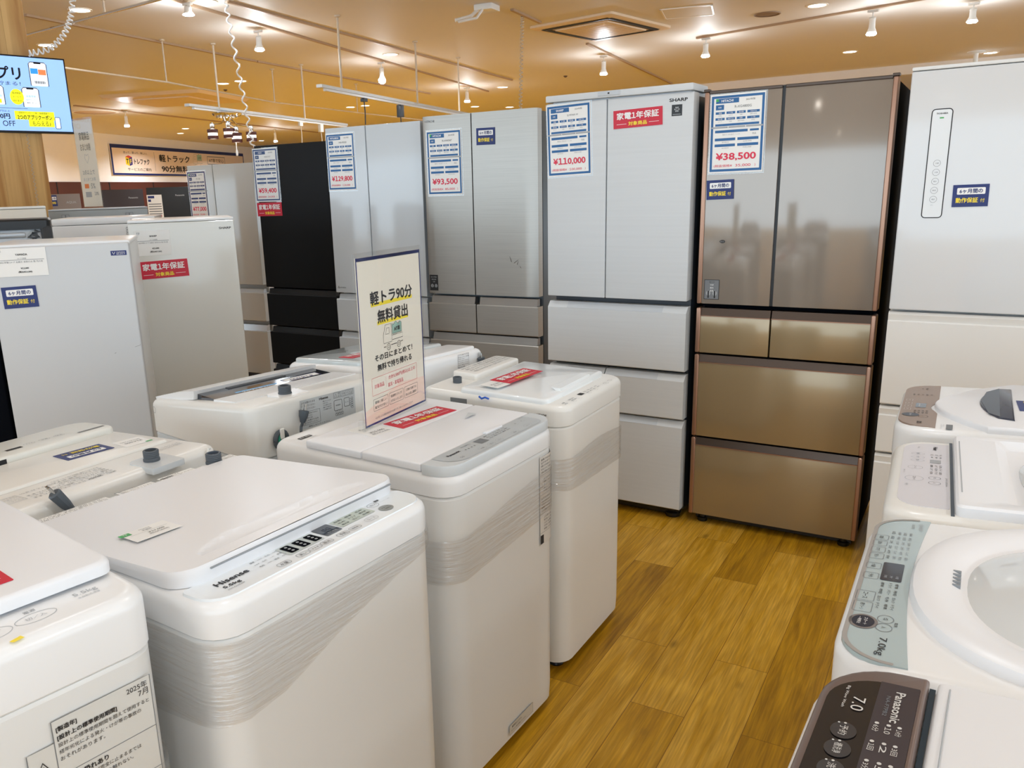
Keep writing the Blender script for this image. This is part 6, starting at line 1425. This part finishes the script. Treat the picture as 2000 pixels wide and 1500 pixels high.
# access hatch, speaker, vents, sensors
T = empty('access_hatch', 'square ceiling hatch with a thin silver frame right of the cassette', 'hatch', (-2.87, 8.68, H), 14)
b = M(); b.box(-0.23, 0.23, -0.24, 0.24, -0.006, 0.0); b.build('panel', CEIL, T, smooth=False)
for q in ((-0.245, 0.245, -0.255, -0.238), (-0.245, 0.245, 0.238, 0.255), (-0.245, -0.228, -0.255, 0.255), (0.228, 0.245, -0.255, 0.255)):
    b = M(); b.box(*q, -0.010, 0.0); b.build('frame', TRIM, T, smooth=False)
def disc_thing(name, x, y, r, label, cat, m_, m2):
    T = empty(name, label, cat, (x, y, H), 0)
    b = M(); b.lathe([(r, 0.0), (r, -0.008), (r*0.94, -0.012), (r*0.88, -0.008)], (0, 0, 0), 28, cap0=False, cap1=False); b.build('rim', m_, T)
    b = M(); b.lathe([(r*0.9, -0.004), (r*0.6, -0.008), (r*0.3, -0.012), (0.001, -0.012)], (0, 0, 0), 28, cap0=False); b.build('grille', m2, T)
    return T
disc_thing('ceiling_speaker', -2.27, 9.35, 0.13, 'round grey brown speaker grille in the ceiling', 'speaker', mat('taupe rim', (150, 124, 102), 0.5), mat('taupe grille', (138, 114, 94), 0.6))
disc_thing('ceiling_vent', -14.72, 10.2, 0.42, 'round ceiling vent left above the wall banner', 'vent', TRIM, mat('beige vent', (206, 176, 148), 0.5))
for x, y, lab in ((-10.52, 9.63, 'tiny dark sensor in the ceiling below the pair of downlights'), (-5.9, 12.2, 'tiny dark sensor in the ceiling above the stainless refrigerator'), (-12.3, 10.1, 'tiny dark sensor in the ceiling near the faint cassette')):
    g = M(); g.lathe([(0.03, H), (0.03, H-0.01), (0.012, H-0.025), (0.001, H-0.026)], (x, y, 0), 12); tag(g.build('ceiling_sensor', mat('umber sensor', (92, 72, 58), 0.5)), lab, 'sensor')
# white ceiling bracket near the top centre
T = empty('ceiling_bracket', 'white folded bracket on the ceiling near the top centre of the photo', 'bracket', (-4.26, 7.06, H), 5)
b = M(); b.box(-0.05, 0.13, -0.06, 0.12, -0.05, 0.0, 0.006, 2); b.build('box', WHITE2, T)
b = M(); b.tube([(-0.02, -0.03, -0.04), (-0.06, -0.10, -0.10), (-0.16, -0.13, -0.12), (-0.19, -0.16, -0.13)], 0.016, 8); b.tube([(0.03, -0.05, -0.05), (0.01, -0.13, -0.13), (-0.10, -0.19, -0.15), (-0.14, -0.2, -0.155)], 0.012, 8); b.build('arm', WHITE2, T)
# camera dome, far slatted panel
T = empty('security_camera', 'small white camera hanging from the ceiling at the top right', 'camera', (-0.61, 14.17, H), 0)
b = M(); b.lathe([(0.11, 0.0), (0.11, -0.02), (0.03, -0.03), (0.03, -0.16)], (0, 0, 0), 16); b.build('mount', WHITE2, T)
b = M(); b.box(-0.11, 0.11, -0.14, 0.10, -0.30, -0.16, 0.03, 3); b.mat(1).lathe([(0.05, 0.14), (0.05, 0.17), (0.001, 0.18)], (0.0, 0.0, -0.23), 14, axis='-y'); b.build('body', [WHITE2, SIDE], T)
T = empty('slatted_panel', 'far slatted wood panel under the ceiling beyond the stainless refrigerator', 'panel', (-10.6, 17.6, 2.72), 25)
b = M(); b.box(0, 1.5, 0.03, 0.06, 0, 0.38); b.build('board', mat('umber board', (120, 84, 56), 0.6), T, smooth=False)
for k in range(14):
    b = M(); b.box(k*0.108, k*0.108+0.07, 0, 0.03, 0, 0.38); b.build('slat', mat('oak slat', (196, 150, 106), 0.5), T, smooth=False)
